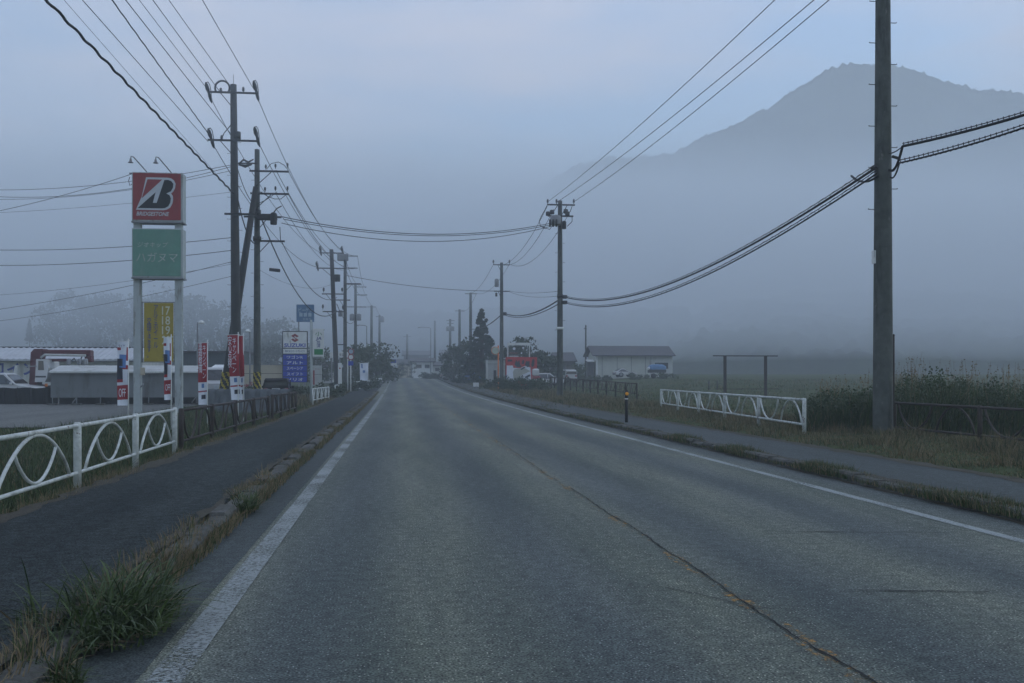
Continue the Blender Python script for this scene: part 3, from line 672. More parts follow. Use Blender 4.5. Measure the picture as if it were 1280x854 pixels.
def pole(label, px, d, top, m=concrete, r0=.19, r1=.11, arms=(), steps=(), lean=0, leany=0, name='utility_pole', base_dz=0, yaw=0):
    """arms: (photo row, left px, right px)"""
    b = G(px, d); tz = P(px, top, d).z; t = thing(name, label, 'utility pole', b, yaw, WPOLE); h = tz-b.z
    s = d/1244
    L = lambda z: (lean*(z/h), leany*(z/h))
    MB().tube([(0, 0, -.4), (0, 0, 0), (L(h*.5)[0], L(h*.5)[1], h*.5), (lean, leany, h-.01), (lean, leany, h)], [r0, r0, (r0+r1)/2, r1, r1*.8], 18).build('shaft', m, t)
    for (py, xl, xr) in arms:
        z = P(px, py, d).z-b.z; cx = L(z)[0]; a0 = (xl-px)*s; a1 = (xr-px)*s
        y = -(r0+r1)/2-.06
        MB().box(a0, a1, y-.045, y+.045, z-.045, z+.045, 0, .01).build('crossarm', darkpole if d < 100 else m, t)
        if abs(a1-a0) > 1.3 and d < 100:
            sgn = 1 if a1 > -a0 else -1
            MB().tube([(cx, y, z-.75), (cx+sgn*max(abs(a1), abs(a0))*.45, y, z-.05)], .022, 6).build('arm_brace', darkpole, t)
    rng = range(0)
    if steps:
        z0, z1, st = steps; k = 0; z = z0
        while z < z1:
            rr = r0+(r1-r0)*z/h; sx = 1 if k % 2 else -1; cx = L(z)[0]
            MB().tube([(cx+sx*rr*.9, 0, z), (cx+sx*(rr+.15), 0, z), (cx+sx*(rr+.16), 0, z+.015)], [.009, .009, .014], 6).build('step_bolt', darkpole, t)
            z += st; k += 1
    return t, b, h
def on(t, b, px, py, d, off=0):
    """local point on a pole for a photo pixel"""
    p = P(px, py, d)-b; return (p.x, p.y+off, p.z)
def collar(t, z, r, hgt=.06, m=None): MB().tube([(0, 0, z), (0, 0, z+hgt)], r, 16).build('band', m or darkpole, t)

# near concrete pole, right
R0, bR0, hR0 = pole('near thick concrete pole at the right, its top above the frame', 1103.5, 23, -170, concrete, .228, .145, steps=(5.2, 12.4, .48))
for py in (184, 202): collar(R0, P(0, py, 23).z-bR0.z, .185, .05)
MB().box(-.245, -.20, -.06, .06, 3.95, 4.25).build('number_plate', white, R0)
MB().tube([(-.19, -.06, 6.15), (-.34, -.1, 6.13)], .035, 6).build('cable_clamp', darkpole, R0)
MB().tube([(.19, -.06, 6.42), (.36, -.1, 6.36)], .035, 6).build('cable_clamp', darkpole, R0)
pr = thing('marker_rod', 'thin dark rod standing right beside the near concrete pole', 'rod', G(1117, 23.3)); MB().tube([(0, 0, -.1), (0, 0, 2.3)], .022, 8).build('rod', rust, pr); MB().tube([(0, 0, 2.3), (0, 0, 2.34)], [.028, .012], 8).build('cap', rust, pr)

# tall dark pole, left, with two crossarms
dA = 50
PA, bA, hA = pole('tallest dark double crossarm pole on the left with strain insulators', 296, dA, 106, darkpole, .27, .155, arms=((118, 264, 322), (177.5, 262, 324)), steps=(5, 13.8, .55), lean=-.16)
for (px, py) in ((262, 118), (321, 116), (265, 175), (322, 173)): strain(on(PA, bA, px, py, dA, -.2), .54, PA)
MB().tube([on(PA, bA, 279+9*math.cos(a), 112-9*math.sin(a), dA, -.25) for a in np.linspace(-.6, 3.8, 16)], .05, 7).build('jumper_loop', cablem, PA)
insulator(on(PA, bA, 277, 119, dA, -.2), 1.1, PA); insulator(on(PA, bA, 305, 118, dA, -.2), 1.1, PA); insulator(on(PA, bA, 278, 178, dA, -.2), 1.1, PA)
MB().tube([on(PA, bA, 278, 175, dA, -.2), on(PA, bA, 281, 168, dA, -.2), on(PA, bA, 291, 156, dA, -.2)], .025, 6).build('jumper_loop', cablem, PA)
collar(PA, P(0, 269, dA).z-bA.z, .24, .1); collar(PA, P(0, 174, dA).z-bA.z, .2, .35)
MB().box(-.55, 1.0, -.33, -.24, P(0, 269, dA).z-bA.z-.04, P(0, 269, dA).z-bA.z+.05).build('crossarm', darkpole, PA)
MB().tube([(-.16, 0, hA), (-.16, 0, hA+.5)], .012, 5).build('lightning_rod', darkpole, PA)
# raking brace pole with its guard stripes
def stripes(t, c0, c1, r):
    """yellow and black guard sleeve wound round a pole from c0 to c1"""
    c0, c1 = Vector(c0), Vector(c1); n = 20; rows = 16; v = []; f = []; mi = []
    for j in range(rows+1):
        c = c0.lerp(c1, j/rows)
        for k in range(n): a = 2*math.pi*k/n; v.append((c.x+r*math.cos(a), c.y+r*math.sin(a), c.z))
    for j in range(rows):
        for k in range(n): f.append((j*n+k, j*n+(k+1) % n, (j+1)*n+(k+1) % n, (j+1)*n+k)); mi.append(1 if ((k+j*.62) % 4) < 1.7 else 0)
    m = MB(); m.v = v; m.f = f; m.m = mi; m.sm = [False]*len(f); return m.build('guard_sleeve', [black, stripeY], t)
b1 = G(277, dA+.3); tp = P(320, 234, dA+.8); t = thing('brace_pole', 'dark raking prop pole crossing behind the tallest pole, striped guard at its foot', 'brace pole', b1); v1 = tp-b1
MB().tube([(0, 0, -.3), v1*.5, v1], [.235, .19, .14], 16).build('shaft', darkpole, t)
q0 = v1*((P(0, 490, dA).z-b1.z)/v1.z); q1 = v1*((P(0, 465, dA).z-b1.z)/v1.z); stripes(t, q0, q1, .25)
# concrete pole B
dB = 51.5
PB, bB, hB = pole('grey concrete pole right of the tallest pole, striped guard at its base', 321.5, dB, 187, concrete, .195, .125, arms=((215, 313, 361), (243, 314, 361), (272, 306, 352), (302, 322, 356)), steps=(4.5, 12, .6))
stripes(PB, (0, 0, P(0, 490, dB).z-bB.z), (0, 0, P(0, 465, dB).z-bB.z), .205)
for (px, py) in ((333, 213), (345, 212), (360, 211), (332, 241), (345, 240), (360, 240)): insulator(on(PB, bB, px, py, dB, -.2), .9, PB)
# switches and fuses below the arms
def canister(t, c, r, h, m=steel, nm='transformer'):
    MB().lathe(c, [(r*.9, 0), (r, .04), (r, h*.85), (r*.85, h*.93), (r*.5, h)], 16).build(nm, m, t)
MB().box(.1, 1.05, -.42, -.18, P(0, 274, dB).z-bB.z-.1, P(0, 274, dB).z-bB.z+.22, 0, .04).build('switch_box', darkpole, PB)
canister(PB, on(PB, bB, 343, 282, dB, -.3), .17, .62, darkpole, 'surge_arrester')
MB().tube([on(PB, bB, 341, 270, dB, -.3), on(PB, bB, 347, 262, dB, -.3), on(PB, bB, 353, 259, dB, -.3)], .03, 6).build('fuse', darkpole, PB)
MB().tube([on(PB, bB, 300, 207, dB, -.4), on(PB, bB, 306, 202, dB, -.4), on(PB, bB, 312, 205, dB, -.4), on(PB, bB, 318, 201, dB, -.3)], [.03, .06, .05, .03], 8).build('switch_box', darkpole, PB)
MB().tube([on(PB, bB, 299, 206, dB, -.35), on(PB, bB, 322, 205, dB, -.1)], .04, 6).build('bracket_arm', darkpole, PB)
MB().tube([on(PB, bB, 300, 208, dB, -.4), on(PB, bB, 308, 210, dB, -.4), on(PB, bB, 316, 207, dB, -.3)], [.04, .09, .04], 8).build('switch_box', darkpole, PB)
for seq in (((334, 213), (340, 206), (349, 204), (356, 208), (361, 214)), ((326, 241), (336, 247), (344, 250), (352, 250), (358, 245)), ((323, 256), (332, 252), (341, 246), (347, 241))):
    MB().tube([on(PB, bB, a, c, dB, -.25) for a, c in seq], .018, 5).build('jumper_loop', cablem, PB)
for z in (.6, .45): pass
collar(PB, P(0, 270, dB).z-bB.z, .2, .3); collar(PB, P(0, 302, dB).z-bB.z, .21, .25)
# C .. G on the left
dC = 88
PC, bC, hC = pole('dark pole with four crossarms and insulator horns, third on the left', 421.5, dC, 312, darkpole, .24, .17, arms=((317, 400, 430), (336, 396, 433), (368, 403, 430), (390, 404, 430)), lean=-.5)
for px, py in ((401, 315), (428, 315), (397, 334), (432, 331)): strain(on(PC, bC, px, py, dC, -.3), .5, PC)
for px, py in ((404, 387), (405, 366), (428, 366), (429, 388)): insulator(on(PC, bC, px, py, dC, -.3), 1.5, PC)
MB().box(*[(-.0+.05), 1.0, -.75, -.25, P(0, 327, dC).z-bC.z, P(0, 318.5, dC).z-bC.z], 0, .05).build('switch_box', steel, PC)
collar(PC, P(0, 352, dC).z-bC.z, .27, .6)
dD = 95
PD, bD, hD = pole('slim grey pole directly behind the four crossarm pole', 431.5, dD, 319, concrete, .2, .14, arms=((320.5, 431, 447), (335.5, 431, 447), (355, 431, 451), (375.5, 417, 438), (431, 418, 433)))
canister(PD, on(PD, bD, 426, 396, dD, -.3), .22, .6, steel, 'transformer')
dE = 125
PE, bE, hE = pole('grey pole with a pair of transformers, fourth on the left', 444.5, dE, 355, concrete, .22, .16, arms=((356, 433, 452), (359, 444, 458), (369, 444, 459), (384, 432, 458)))
for px in (440.5, 448.5): canister(PE, on(PE, bE, px, 401, dE, -.3), .32, .85)
PF, bF, hF = pole('faint grey pole right of the pole with paired transformers', 464.5, 152, 382, concrete, .24, .18, arms=((384, 459, 470),))
PG, bG, hG = pole('fainter grey pole with one transformer near the road crest, left', 474.5, 172, 394, concrete, .24, .18, arms=((396, 470, 479),))
canister(PG, on(PG, bG, 477.5, 403, 172, -.3), .4, .9)
PH, bH, hH = pole('faintest pole in the fog above the road crest', 509, 215, 418, concrete, .28, .2, arms=((421, 504, 514),))
# right row
d1 = 62
P1, b1_, h1 = pole('first complete concrete pole right of the road with transformers and three fuses', 700, d1, 251, concrete, .20, .13, arms=((257, 683, 718), (271, 684, 716)), steps=(4.2, 10.2, .6))
for px in (684, 695, 716.5): insulator(on(P1, b1_, px, 256, d1, -.2), 1.1, P1)
for px, py in ((684, 271), (689, 269), (706, 268), (708, 271)): canister(P1, on(P1, b1_, px, py, d1, -.35), .14, .26, darkpole, 'switch_box')
canister(P1, on(P1, b1_, 693, 283, d1, -.45), .34, .62, steel, 'transformer')
for px in (685, 689, 693): MB().tube([on(P1, b1_, px, 277, d1, -.8), on(P1, b1_, px, 286, d1, -.8)], .06, 6).build('fuse', darkpole, P1)
for px in (704.5,): canister(P1, on(P1, b1_, px, 287, d1, -.2), .13, .5, darkpole, 'surge_arrester')
for seq in (((683, 258), (680, 264), (676, 271), (673, 278), (675, 284), (681, 287)), ((696, 258), (692, 264), (689, 269)), ((714, 259), (712, 265), (708, 270)), ((714, 272), (714, 278), (708, 284)), ((676, 284), (686, 288), (692, 280))):
    MB().tube([on(P1, b1_, a, c, d1, -.3) for a, c in seq], .022, 5).build('jumper_loop', cablem, P1)
for py in (371, 378): MB().box(.14, .42, -.22, .05, P(0, py+2.5, d1).z-b1_.z, P(0, py-1.8, d1).z-b1_.z, 0, .03).build('cable_box', dark, P1)
MB().tube([(0, 0, P(0, 412, d1).z-b1_.z), (0, 0, P(0, 409, d1).z-b1_.z)], .235, 14).build('band', white, P1)
collar(P1, P(0, 373, d1).z-b1_.z, .185, .25)
d2 = 94
P2, b2, h2 = pole('second pole right of the road, single top arm and a hanging transformer', 627, d2, 328.5, concrete, .20, .14, arms=((331.5, 616, 637), (364.5, 617, 637)))
canister(P2, on(P2, b2, 620.5, 359, d2, -.3), .2, .75); canister(P2, on(P2, b2, 620, 371, d2, -.3), .1, .35, darkpole, 'fuse')
for px in (616.5, 636.5): insulator(on(P2, b2, px, 330.5, d2, -.2), 1.4, P2)
MB().box(.15, .45, -.2, .05, P(0, 394.5, d2).z-b2.z, P(0, 390.5, d2).z-b2.z, 0, .03).build('cable_box', dark, P2)
P3, b3, h3 = pole('third pole right of the road, plain with one short arm', 588.3, 127, 366, concrete, .22, .16, arms=((367.5, 581, 596),))
P4, b4, h4 = pole('fourth pole right of the road, thin arm near its top', 574.5, 152, 387, concrete, .24, .17, arms=((389, 568.5, 580.5),))
P5, b5, h5 = pole('fifth pole right of the road with double arms and transformers', 562.7, 172, 399, concrete, .25, .19, arms=((401, 558, 568), (404.5, 559, 567)))
for px in (560.5, 565): canister(P5, on(P5, b5, px, 414, 172, -.3), .38, .8)
P6, b6, h6 = pole('sixth pole, very thin, just right of the far street lamp', 543.6, 200, 401, concrete, .24, .18)
P7, b7, h7 = pole('lone thin pole in the field beside the barn', 732.2, 135, 406.5, darkpole, .14, .1, arms=((411, 729.5, 733),))

# ------------------------------------------------------------------ wires
def wire(label, p0, p1, sag=.4, r=.016, n=24, name='power_line', wavy=0, group=None, cat='wire'):
    pts = []
    if wavy: n = max(60, int((Vector(p1)-Vector(p0)).length*4))
    for i in range(n+1):
        t = i/n; p = Vector(p0).lerp(Vector(p1), t); p.z -= sag*4*t*(1-t)
        if wavy: p += Vector((math.cos(i*1.15), 0, math.sin(i*1.15)))*wavy
        pts.append(p)
    c = (Vector(p0)+Vector(p1))/2
    o = MB().tube([p-c for p in pts], r, 6 if r > .02 else 4).build(name, cablem); o.location = c
    return tag(o, label, cat, group)
def thru(start, xe, k=2.4):
    """far end of a wire that leaves the top of the view at column xe at the same height"""
    d = (start.z-EYE)*1244/472; e = P(xe, 0, d); return start+(e-start)*k
WL = 'overhead wires running up from the tallest pole'
for (s, xe, r, wv, l) in (((318, 113), 253, .017, 0, 'rightmost wire from the tallest pole, leaving the top edge alone'),
        ((288, 108), 211, .017, 0, 'second wire from the right rising from the tallest pole top'),
        ((275, 115), 191, .019, 0, 'wire ending at the small hook left of the tallest pole top'),
        ((261, 114), 174, .015, 0, 'wire ending at the upper left strain insulator of the tallest pole'),
        ((289, 168), 157, .019, 0, 'wire meeting the tallest pole between its two crossarms'),
        ((264, 172), 140, .024, .006, 'slightly knobbly wire ending at the lower left strain insulator'),
        ((260, 177), 103, .018, 0, 'wire just left of the knobbly one, ending under the lower left insulator'),
        ((276, 224), 80, .008, 0, 'thinnest wire in the bundle left of the tallest pole'),
        ((292, 242), 58, .040, .022, 'thick wavy cable, leftmost and lowest of the rising wires')):
    st = P(s[0], s[1], dA-.25); wire(l, st, thru(st, xe), 0.0, r, 30, wavy=wv, group=WL, name='twisted_cable' if wv > .01 else 'power_line')
# pole A onward to C / B
WC = 'wires sagging from the tallest pole and its neighbour to the next poles on the left'
for (a, da, b, db, sg, r, l) in (((321, 120), dA, (430, 316), dC, 1.2, .018, 'upper outer wire from the tallest pole to the pole with four crossarms'),
        ((262, 120), dA, (401, 316), dC, 1.3, .018, 'wire passing behind the tallest pole to the left horn of the next pole'),
        ((323, 178), dA, (432, 334), dC, 1.2, .018, 'wire from the lower right insulator to the second arm of the next pole'),
        ((266, 180), dA, (397, 334), dC, 1.3, .020, 'wire from the lower left insulator to the second arm of the next pole'),
        ((360, 213), dB, (447, 320), dD, 1.2, .016, 'outermost wire from the arm tip of the grey pole'),
        ((345, 213), dB, (439, 320), dD, 1.4, .016, 'wire from the middle insulator on the top arm of the grey pole'),
        ((360, 242), dB, (447, 335), dD, 1.3, .018, 'wire from the second arm tip of the grey pole'),
        ((345, 242), dB, (439, 335), dD, 1.5, .016, 'wire from the middle of the grey pole second arm'),
        ((327, 274), dB, (421, 388), dC, 2.2, .034, 'thick sagging cable from the grey pole transformer level'),
        ((352, 302), dB, (421, 372), dC, 1.2, .022, 'cable from the small lower arm of the grey pole'),
        ((350, 284), dB, (351, 301), dB-.3, .1, .022, 'short drop cable below the surge arrester of the grey pole'),
        ((296, 242), dA, (325, 303), dB, .9, .03, 'short thick cable from the tallest pole to the grey pole'),
        ((294, 200), dA, (322, 258), dB, .5, .018, 'short thin wire from the tallest pole to the grey pole'),
        ((430, 317), dC, (452, 356), dE, 1., .02, 'wire from the four crossarm pole to the transformer pole, upper'),
        ((432, 336), dC, (458, 368), dE, 1., .02, 'wire from the four crossarm pole to the transformer pole, lower'),
        ((421, 380), dC, (444, 400), dE, 1., .03, 'thick cable from the four crossarm pole to the transformer pole'),
        ((447, 320), dD, (458, 359), dE, 1., .018, 'wire from the slim grey pole tip to the transformer pole'),
        ((452, 356), dE, (470, 384), 152, .8, .02, 'faint wire beyond the transformer pole'),
        ((470, 384), 152, (479, 396), 172, .5, .02, 'faintest wire between the last two left poles')):
    wire(l, P(*a, da), P(*b, db), sg, r, 24, group=WC)
# street banner/lamp: short tube lamp hanging by the grey pole
o = MB().tube([P(337, 337, dB), P(350, 338.5, dB)], .085, 8).build('tube_lamp', dark); tag(o, 'short dark tube hanging in the air right of the grey concrete pole', 'lamp')
wire('thin wire carrying the short dark tube', P(322, 336, dB), P(421, 352, dC), .8, .008, group=WC)
# across the road
WX = 'wires crossing the road between the pole rows'
for (a, da, b, db, sg, r, l) in (((352, 271), dB, (690, 279), d1, .80, .022, 'upper cable crossing the road to the first right pole'),
        ((354, 274), dB, (690, 281), d1, .78, .018, 'middle cable crossing the road to the first right pole'),
        ((352, 279), dB, (689, 283), d1, .95, .018, 'lowest cable crossing the road to the first right pole'),
        ((431, 344), dD, (618, 364), d2, .35, .024, 'distant cable crossing the road to the second right pole'),
        ((637, 364), d2, (699, 364), d1, .15, .012, 'thin wire between the first and second right poles at mid height'),
        ((637, 365), d2, (699, 370), d1, .25, .012, 'thin lower wire between the first and second right poles')):
    wire(l, P(*a, da), P(*b, db), sg, r, 40, group=WX)
# right row
WR = 'wires of the right hand pole row'
for (sx, xe, l) in ((684, 945, 'left wire of the three rising right to the top edge'), (696, 991, 'middle wire of the three rising right to the top edge'), (716.5, 1010, 'right wire of the three rising right to the top edge')):
    st = P(sx, 253, d1-.25); e = thru(st, xe, 1.6)
    wire(l, st, e, .55, .017, 40, group=WR)
for (a, b, l) in (((684, 258), (616.5, 330), 'left wire from the first to the second right pole'), ((692, 262), (625, 329), 'middle wire from the first to the second right pole'), ((712, 266), (636.5, 330), 'right wire from the first to the second right pole')):
    wire(l, P(*a, d1), P(*b, d2), 1.3, .017, 30, group=WR)
for (a, b, l) in (((616.5, 331), (581.5, 367), 'left wire from the second to the third right pole'), ((636.5, 331), (595.5, 367), 'right wire from the second to the third right pole')):
    wire(l, P(*a, d2), P(*b, 127), .9, .018, 20, group=WR)
wire('faint wire from the third to the fourth right pole', P(595, 368, 127), P(580, 389, 152), .5, .018, group=WR)
# telecom cables with lashed hangers
def lashed(label, p0, p1, sag, r, off, turns, lash=.055):
    p0, p1 = Vector(p0), Vector(p1); n = 60; t = thing('telephone_cable', label, 'cable', p0, 0, 'thick lashed cables on the right')
    def at(u, dz=0):
        p = p0.lerp(p1, u)-p0; p.z -= sag*4*u*(1-u)-dz; return p
    MB().tube([at(i/n) for i in range(n+1)], r, 8).build('cable', cablem, t)
    MB().tube([at(i/n, off) for i in range(n+1)], .011, 5).build('messenger_wire', cablem, t)
    k = turns*8; pts = []
    for i in range(k+1):
        q = at(i/k, off/2); a = 2*math.pi*i/8; pts.append(q+Vector((math.cos(a)*lash*.6, 0, math.sin(a)*lash)))
    MB().tube(pts, .006, 4).build('lashing', cablem, t); return t
q1 = P(704, 371, d1-.3); q2 = P(704, 378, d1-.3)
lashed('upper thick lashed cable sagging from the near concrete pole to the first right pole', P(1096, 209, 22.7), q1, 1.25, .030, .075, 60)
lashed('lower thick lashed cable sagging from the near concrete pole to the first right pole', P(1096, 217, 22.7), q2, 1.30, .022, .075, 60)
e1 = P(1110, 187, 23); e2 = P(1112, 211, 23)
def ext(px0, py0, px1, py1, d0):
    a = P(px0, py0, d0); z = a.z; b = P(px1, py1, (z+.12-EYE)*1244/(472-py1)); return a, a+(b-a)*1.9
a, b = ext(1128, 183, 1290, 133, 21.8); lashed('upper thick lashed cable leaving the near concrete pole to the right edge', a, b, .12, .030, .06, 48)
a2, b2_ = ext(1124, 204, 1290, 147, 21.8); lashed('lower thick lashed cable leaving the near concrete pole to the right edge', a2, b2_, .14, .020, .06, 48)
wire('short cable curving from the right side of the near pole up to the upper cable', P(1112, 213, 22.8), a, .18, .03, 14, group='short cable ends at the near concrete pole')
wire('thin guy from the right side of the near pole to the upper cable', P(1112, 192, 22.8), a, .03, .014, 8, group='short cable ends at the near concrete pole')
wire('short lower cable curving from the near pole to the lower cable', P(1112, 221, 22.8), a2, .14, .02, 12, group='short cable ends at the near concrete pole')
wire('short cable loop on the left side of the near pole', P(1064, 220, 24.4), P(1097, 220, 22.8), .14, .026, 12, group='short cable ends at the near concrete pole')
wire('thick cable from the first to the second right pole', P(700, 374, d1), P(631, 392, d2), .55, .045, 24, group=WR)
wire('lower cable from the first to the second right pole', P(700, 379, d1), P(631, 394, d2), .5, .03, 24, group=WR)
wire('thick cable from the second right pole towards the conifer', P(626, 394, d2), P(588, 411, 127), .5, .045, 24, group=WR)
# left field wires
WLF = 'thin wires running off to the left edge'
for (a, da, b, db, sg, r, l) in (((291, 206), dA, (-60, 236), 62, .5, .014, 'topmost wire running left behind the red sign'), ((291, 208), dA, (-60, 241), 62, .8, .014, 'second wire running left behind the red sign'), ((291, 213), dA, (-60, 247), 62, .6, .012, 'third wire running left behind the red sign'),
        ((167, 217), 39, (-70, 276), 46, .2, .011, 'oblique thin wire from the top of the red sign down to the left edge'), ((291, 240), dA, (-60, 268), 62, .2, .008, 'very faint wire behind the middle of the red sign'),
        ((291, 297), dA, (-60, 311), 60, .3, .016, 'wire to the left edge level with the green sign centre'), ((291, 313), dA, (-60, 331), 60, .3, .016, 'wire to the left edge level with the green sign base'),
        ((291, 327), dA, (-60, 394), 64, .3, .012, 'sloping faint wire below the green sign'), ((291, 345), dA, (-60, 408), 64, .3, .010, 'lowest faint wire sloping to the left edge'), ((291, 330), dA, (-60, 372), 64, .3, .008, 'faintest sloping wire left of the tallest pole')):
    wire(l, P(*a, da), P(*b, db), sg, r, 24, group=WLF)

# ------------------------------------------------------------------ tall tyre shop sign
dS = 38.; s = dS/1244
bS = G(197.5, dS); T = thing('pylon_sign', 'tall twin post sign with red tyre panel, faded green panel and yellow banner', 'sign', bS)
def lx(px, d=dS, c=197.5): return (px-c)*d/1244
def lz(py, d=dS, b=None): return P(0, py, d).z-(bS.z if b is None else b.z)
postm = mat('sign_post_paint', (.36, .40, .40), .55, .12, 2); grime(postm, (.20, .20, .17), 4, .56, .08, (1, 1, .2)); grime(postm, (.14, .08, .05), 7, .68, .03)
for px in (171.5, 221.5):
    MB().box(lx(px-4.3), lx(px+4.3), .10, .36, -.3, lz(217.5), 0, .01).build('post', postm, T)
def panel(py0, py1, m, nm):
    f = MB().box(lx(166.6), lx(228), -.05, .52, lz(py1), lz(py0), 0, .02).build(nm, postm, T)
    MB().box(lx(168), lx(225.6), -.075, -.048, lz(py1-2), lz(py0+1.3), 0, .008).build('face', m, f); return f
f1 = panel(216, 277.5, red, 'tyre_panel'); f2 = panel(286, 347.5, green, 'shop_panel')
MB().box(lx(166), lx(228.8), -.08, .54, lz(279), lz(277.4)).build('ledge', steel, f1); MB().box(lx(166), lx(228.8), -.08, .54, lz(349), lz(347.4)).build('ledge', steel, f2)
# emblem, traced in the sign's own plane
def E2(u, v): return (lx(140+u/7.76), lz(190+v/7.76))
outer = [(340, 253), (540, 253), (575, 258), (602, 278), (617, 310), (612, 352), (596, 385), (575, 405), (592, 430), (594, 465), (586, 505), (566, 542), (535, 562), (500, 569), (246, 569), (300, 440)]
redin = [(354, 272), (492, 272), (300, 458)]
blk = [(512, 276), (548, 274), (578, 286), (596, 312), (592, 350), (572, 385), (530, 406), (560, 422), (573, 452), (567, 495), (548, 530), (515, 549), (480, 552), (262, 552), (430, 396), (404, 499), (440, 499)]
MB().plate([E2(*p) for p in outer], -.082, .006).build('emblem', silver, f1)
MB().plate([E2(*p) for p in redin], -.086, .003).build('emblem_field', red, f1)
MB().plate([E2(*p) for p in blk], -.086, .003).build('emblem_black', ink, f1)  # black part of the printed emblem
text('BRIDGESTONE', lx(192), -.084, lz(268), lx(211.5)-lx(172), .155, silver, f1, shear=.25, bold=.02)
oldletter = mat('peeling_lettering', (.24, .24, .20), .8, 0, 9, col2=(.55, .60, .58))
text('ジオキップ', lx(192), -.08, lz(306.5), lx(209)-lx(172), .20, oldletter, f2, shear=.2)
text('ハガヌマ', lx(197), -.08, lz(322), lx(221)-lx(171), .36, oldletter, f2, shear=.1)
# banner
bf = MB(); bf.tube([(lx(176), .22, lz(377.5)), (lx(217), .22, lz(377.5))], .02, 6).tube([(lx(176), .22, lz(452.5)), (lx(217), .22, lz(452.5))], .02, 6)
bf.tube([(lx(177), .22, lz(378)), (lx(177), .22, lz(452.5))], .022, 6).tube([(lx(216.5), .22, lz(378)), (lx(216.5), .22, lz(452.5))], .022, 6)
B = bf.build('banner_frame', steel, T)
g = MB(); nx, nz = 10, 20; v = []; f = []
for j in range(nz+1):
    for i in range(nx+1):
        v.append((lx(179.2)+(lx(215)-lx(179.2))*i/nx, .20+.008*math.sin(i*1.3+j*.4), lz(452)+(lz(378.3)-lz(452))*j/nz))
f = [(j*(nx+1)+i, j*(nx+1)+i+1, (j+1)*(nx+1)+i+1, (j+1)*(nx+1)+i) for j in range(nz) for i in range(nx)]; g.add(v, f, 0, True)
cl = g.build('banner_cloth', yellow, T)
num = mat('banner_numeral', (.55, .55, .42), .7, .08, 6)
for i, w in enumerate(('17', '18', '19', '20')): text(w, lx(206), .185, lz(388+i*12.3), .30, .33, num, cl, bold=.01)
navy = mat('banner_navy', (.03, .05, .20), .7, .08, 6)
text('インチ', lx(204), .185, lz(441), .15, .55, navy, cl, vertical=True)
text('アルミホイール', lx(193.5), .185, lz(408), .17, 1.65, navy, cl, vertical=True)
text('交換できます。', lx(185.5), .185, lz(422), .17, 1.55, navy, cl, vertical=True)
# arm lamps on top, meter box, small fittings
for px in (184, 213.5):
    a = MB().tube([(lx(px), .2, lz(216)), (lx(px-4), -.25, lz(210)), (lx(px-9.5), -.75, lz(202.5)), (lx(px-12), -.8, lz(202)), (lx(px-12.6), -.8, lz(205))], .022, 6).build('sign_lamp', steel, T)
    MB().lathe((lx(px-12.6), -.8, lz(209.8)), [(.10, 0), (.09, .02), (.05, .05), (.035, .15)], 10).build('lamp_head', steel, a)
MB().box(lx(176.2), lx(181), .02, .14, lz(469), lz(459.5), 0, .01).build('meter_box', beige, T)
MB().tube([(lx(176), .1, lz(484)), (lx(178.5), .02, lz(482)), (lx(180), .02, lz(479.5))], .03, 6).build('bracket', steel, T)
MB().box(lx(162), lx(166), .1, .2, lz(217.5), lz(216)).build('bracket', steel, T)
MB().tube([(lx(162.5), .15, lz(221)), (lx(161), .15, lz(226)), (lx(162.5), .15, lz(232)), (lx(165), .15, lz(230))], .014, 5).build('cable_loop', cablem, T)

# ------------------------------------------------------------------ nobori banners
def nobori(label, px, d, top, bot, w, yaw, bands, pole_dx=1, texts=(), group=None, bow=.05, lean=0):
    b = G(px, d); t = thing('banner_flag', label, 'banner', b, yaw, group); zt = P(0, top, d).z-b.z; zb = P(0, bot, d).z-b.z
    hw = w/2; x = hw*pole_dx
    MB().tube([(x, 0, -.1), (x, 0, zt+.1)], [.018, .014], 8).build('pole', white, t)
    MB().tube([(x+.06*pole_dx, 0, zt+.02), (-x-.04*pole_dx, 0, zt+.0)], .011, 6).build('cross_rod', white, t)
    NX, NZ = 6, 44; v = []; f = []; mi = []
    for j in range(NZ+1):
        f_ = j/NZ; z = zb+(zt-zb)*f_
        for i in range(NX+1):
            u = i/NX*2-1; k = 1-.18*math.sin(math.pi*f_)*(1-abs(u))
            v.append((u*hw*(1-.12*(1-f_))*k+lean*(1-f_), bow*math.sin(u*2.6+f_*5)+.03*math.sin(f_*9), z+.015*u*math.sin(f_*7)))
    for j in range(NZ):
        f_ = (j+.5)/NZ
        for i in range(NX):
            f.append((j*(NX+1)+i, j*(NX+1)+i+1, (j+1)*(NX+1)+i+1, (j+1)*(NX+1)+i)); u = (i+.5)/NX
            c = 0
            for (a, b_, u0, u1, idx) in bands:
                if a <= f_+.0*u <= b_ and u0 <= u <= u1: c = idx
            mi.append(c)
    m = MB(); m.v = v; m.f = f; m.m = mi; m.sm = [True]*len(f)
    cl = m.build('cloth', [bannerwhite, bannered, mat('banner_blue', (.10, .2, .42), .8, .1, 5), mat('banner_charcoal', (.03, .035, .05), .8, .1, 5)], t)
    for (s_, u, f0, wd, ht, mm, vert) in texts:
        text(s_, u*hw, -bow-.035, zb+(zt-zb)*f0, wd, ht, mm, cl, vertical=vert)
    return t
bw1 = [(.0, .10, 0, 1, 0), (.10, .31, 0, 1, 1), (.36, .40, 0, .5, 1), (.40, .62, .0, .45, 3), (.56, .63, .5, 1, 1), (.6, .8, .2, .85, 2), (.70, .9, .8, 1, 1), (.86, .90, 0, .35, 1), (.62, .72, 0, .5, 3)]
nobori('white banner with blue and red print left of the tall red sign', 153.5, 31, 427, 507, .34, .1, bw1, 1, [('OFF', 0, .2, .2, .26, bannerwhite, False), ('タイヤ', -.1, .93, .2, .1, navy, False)], 'white banners by the forecourt', lean=.0)
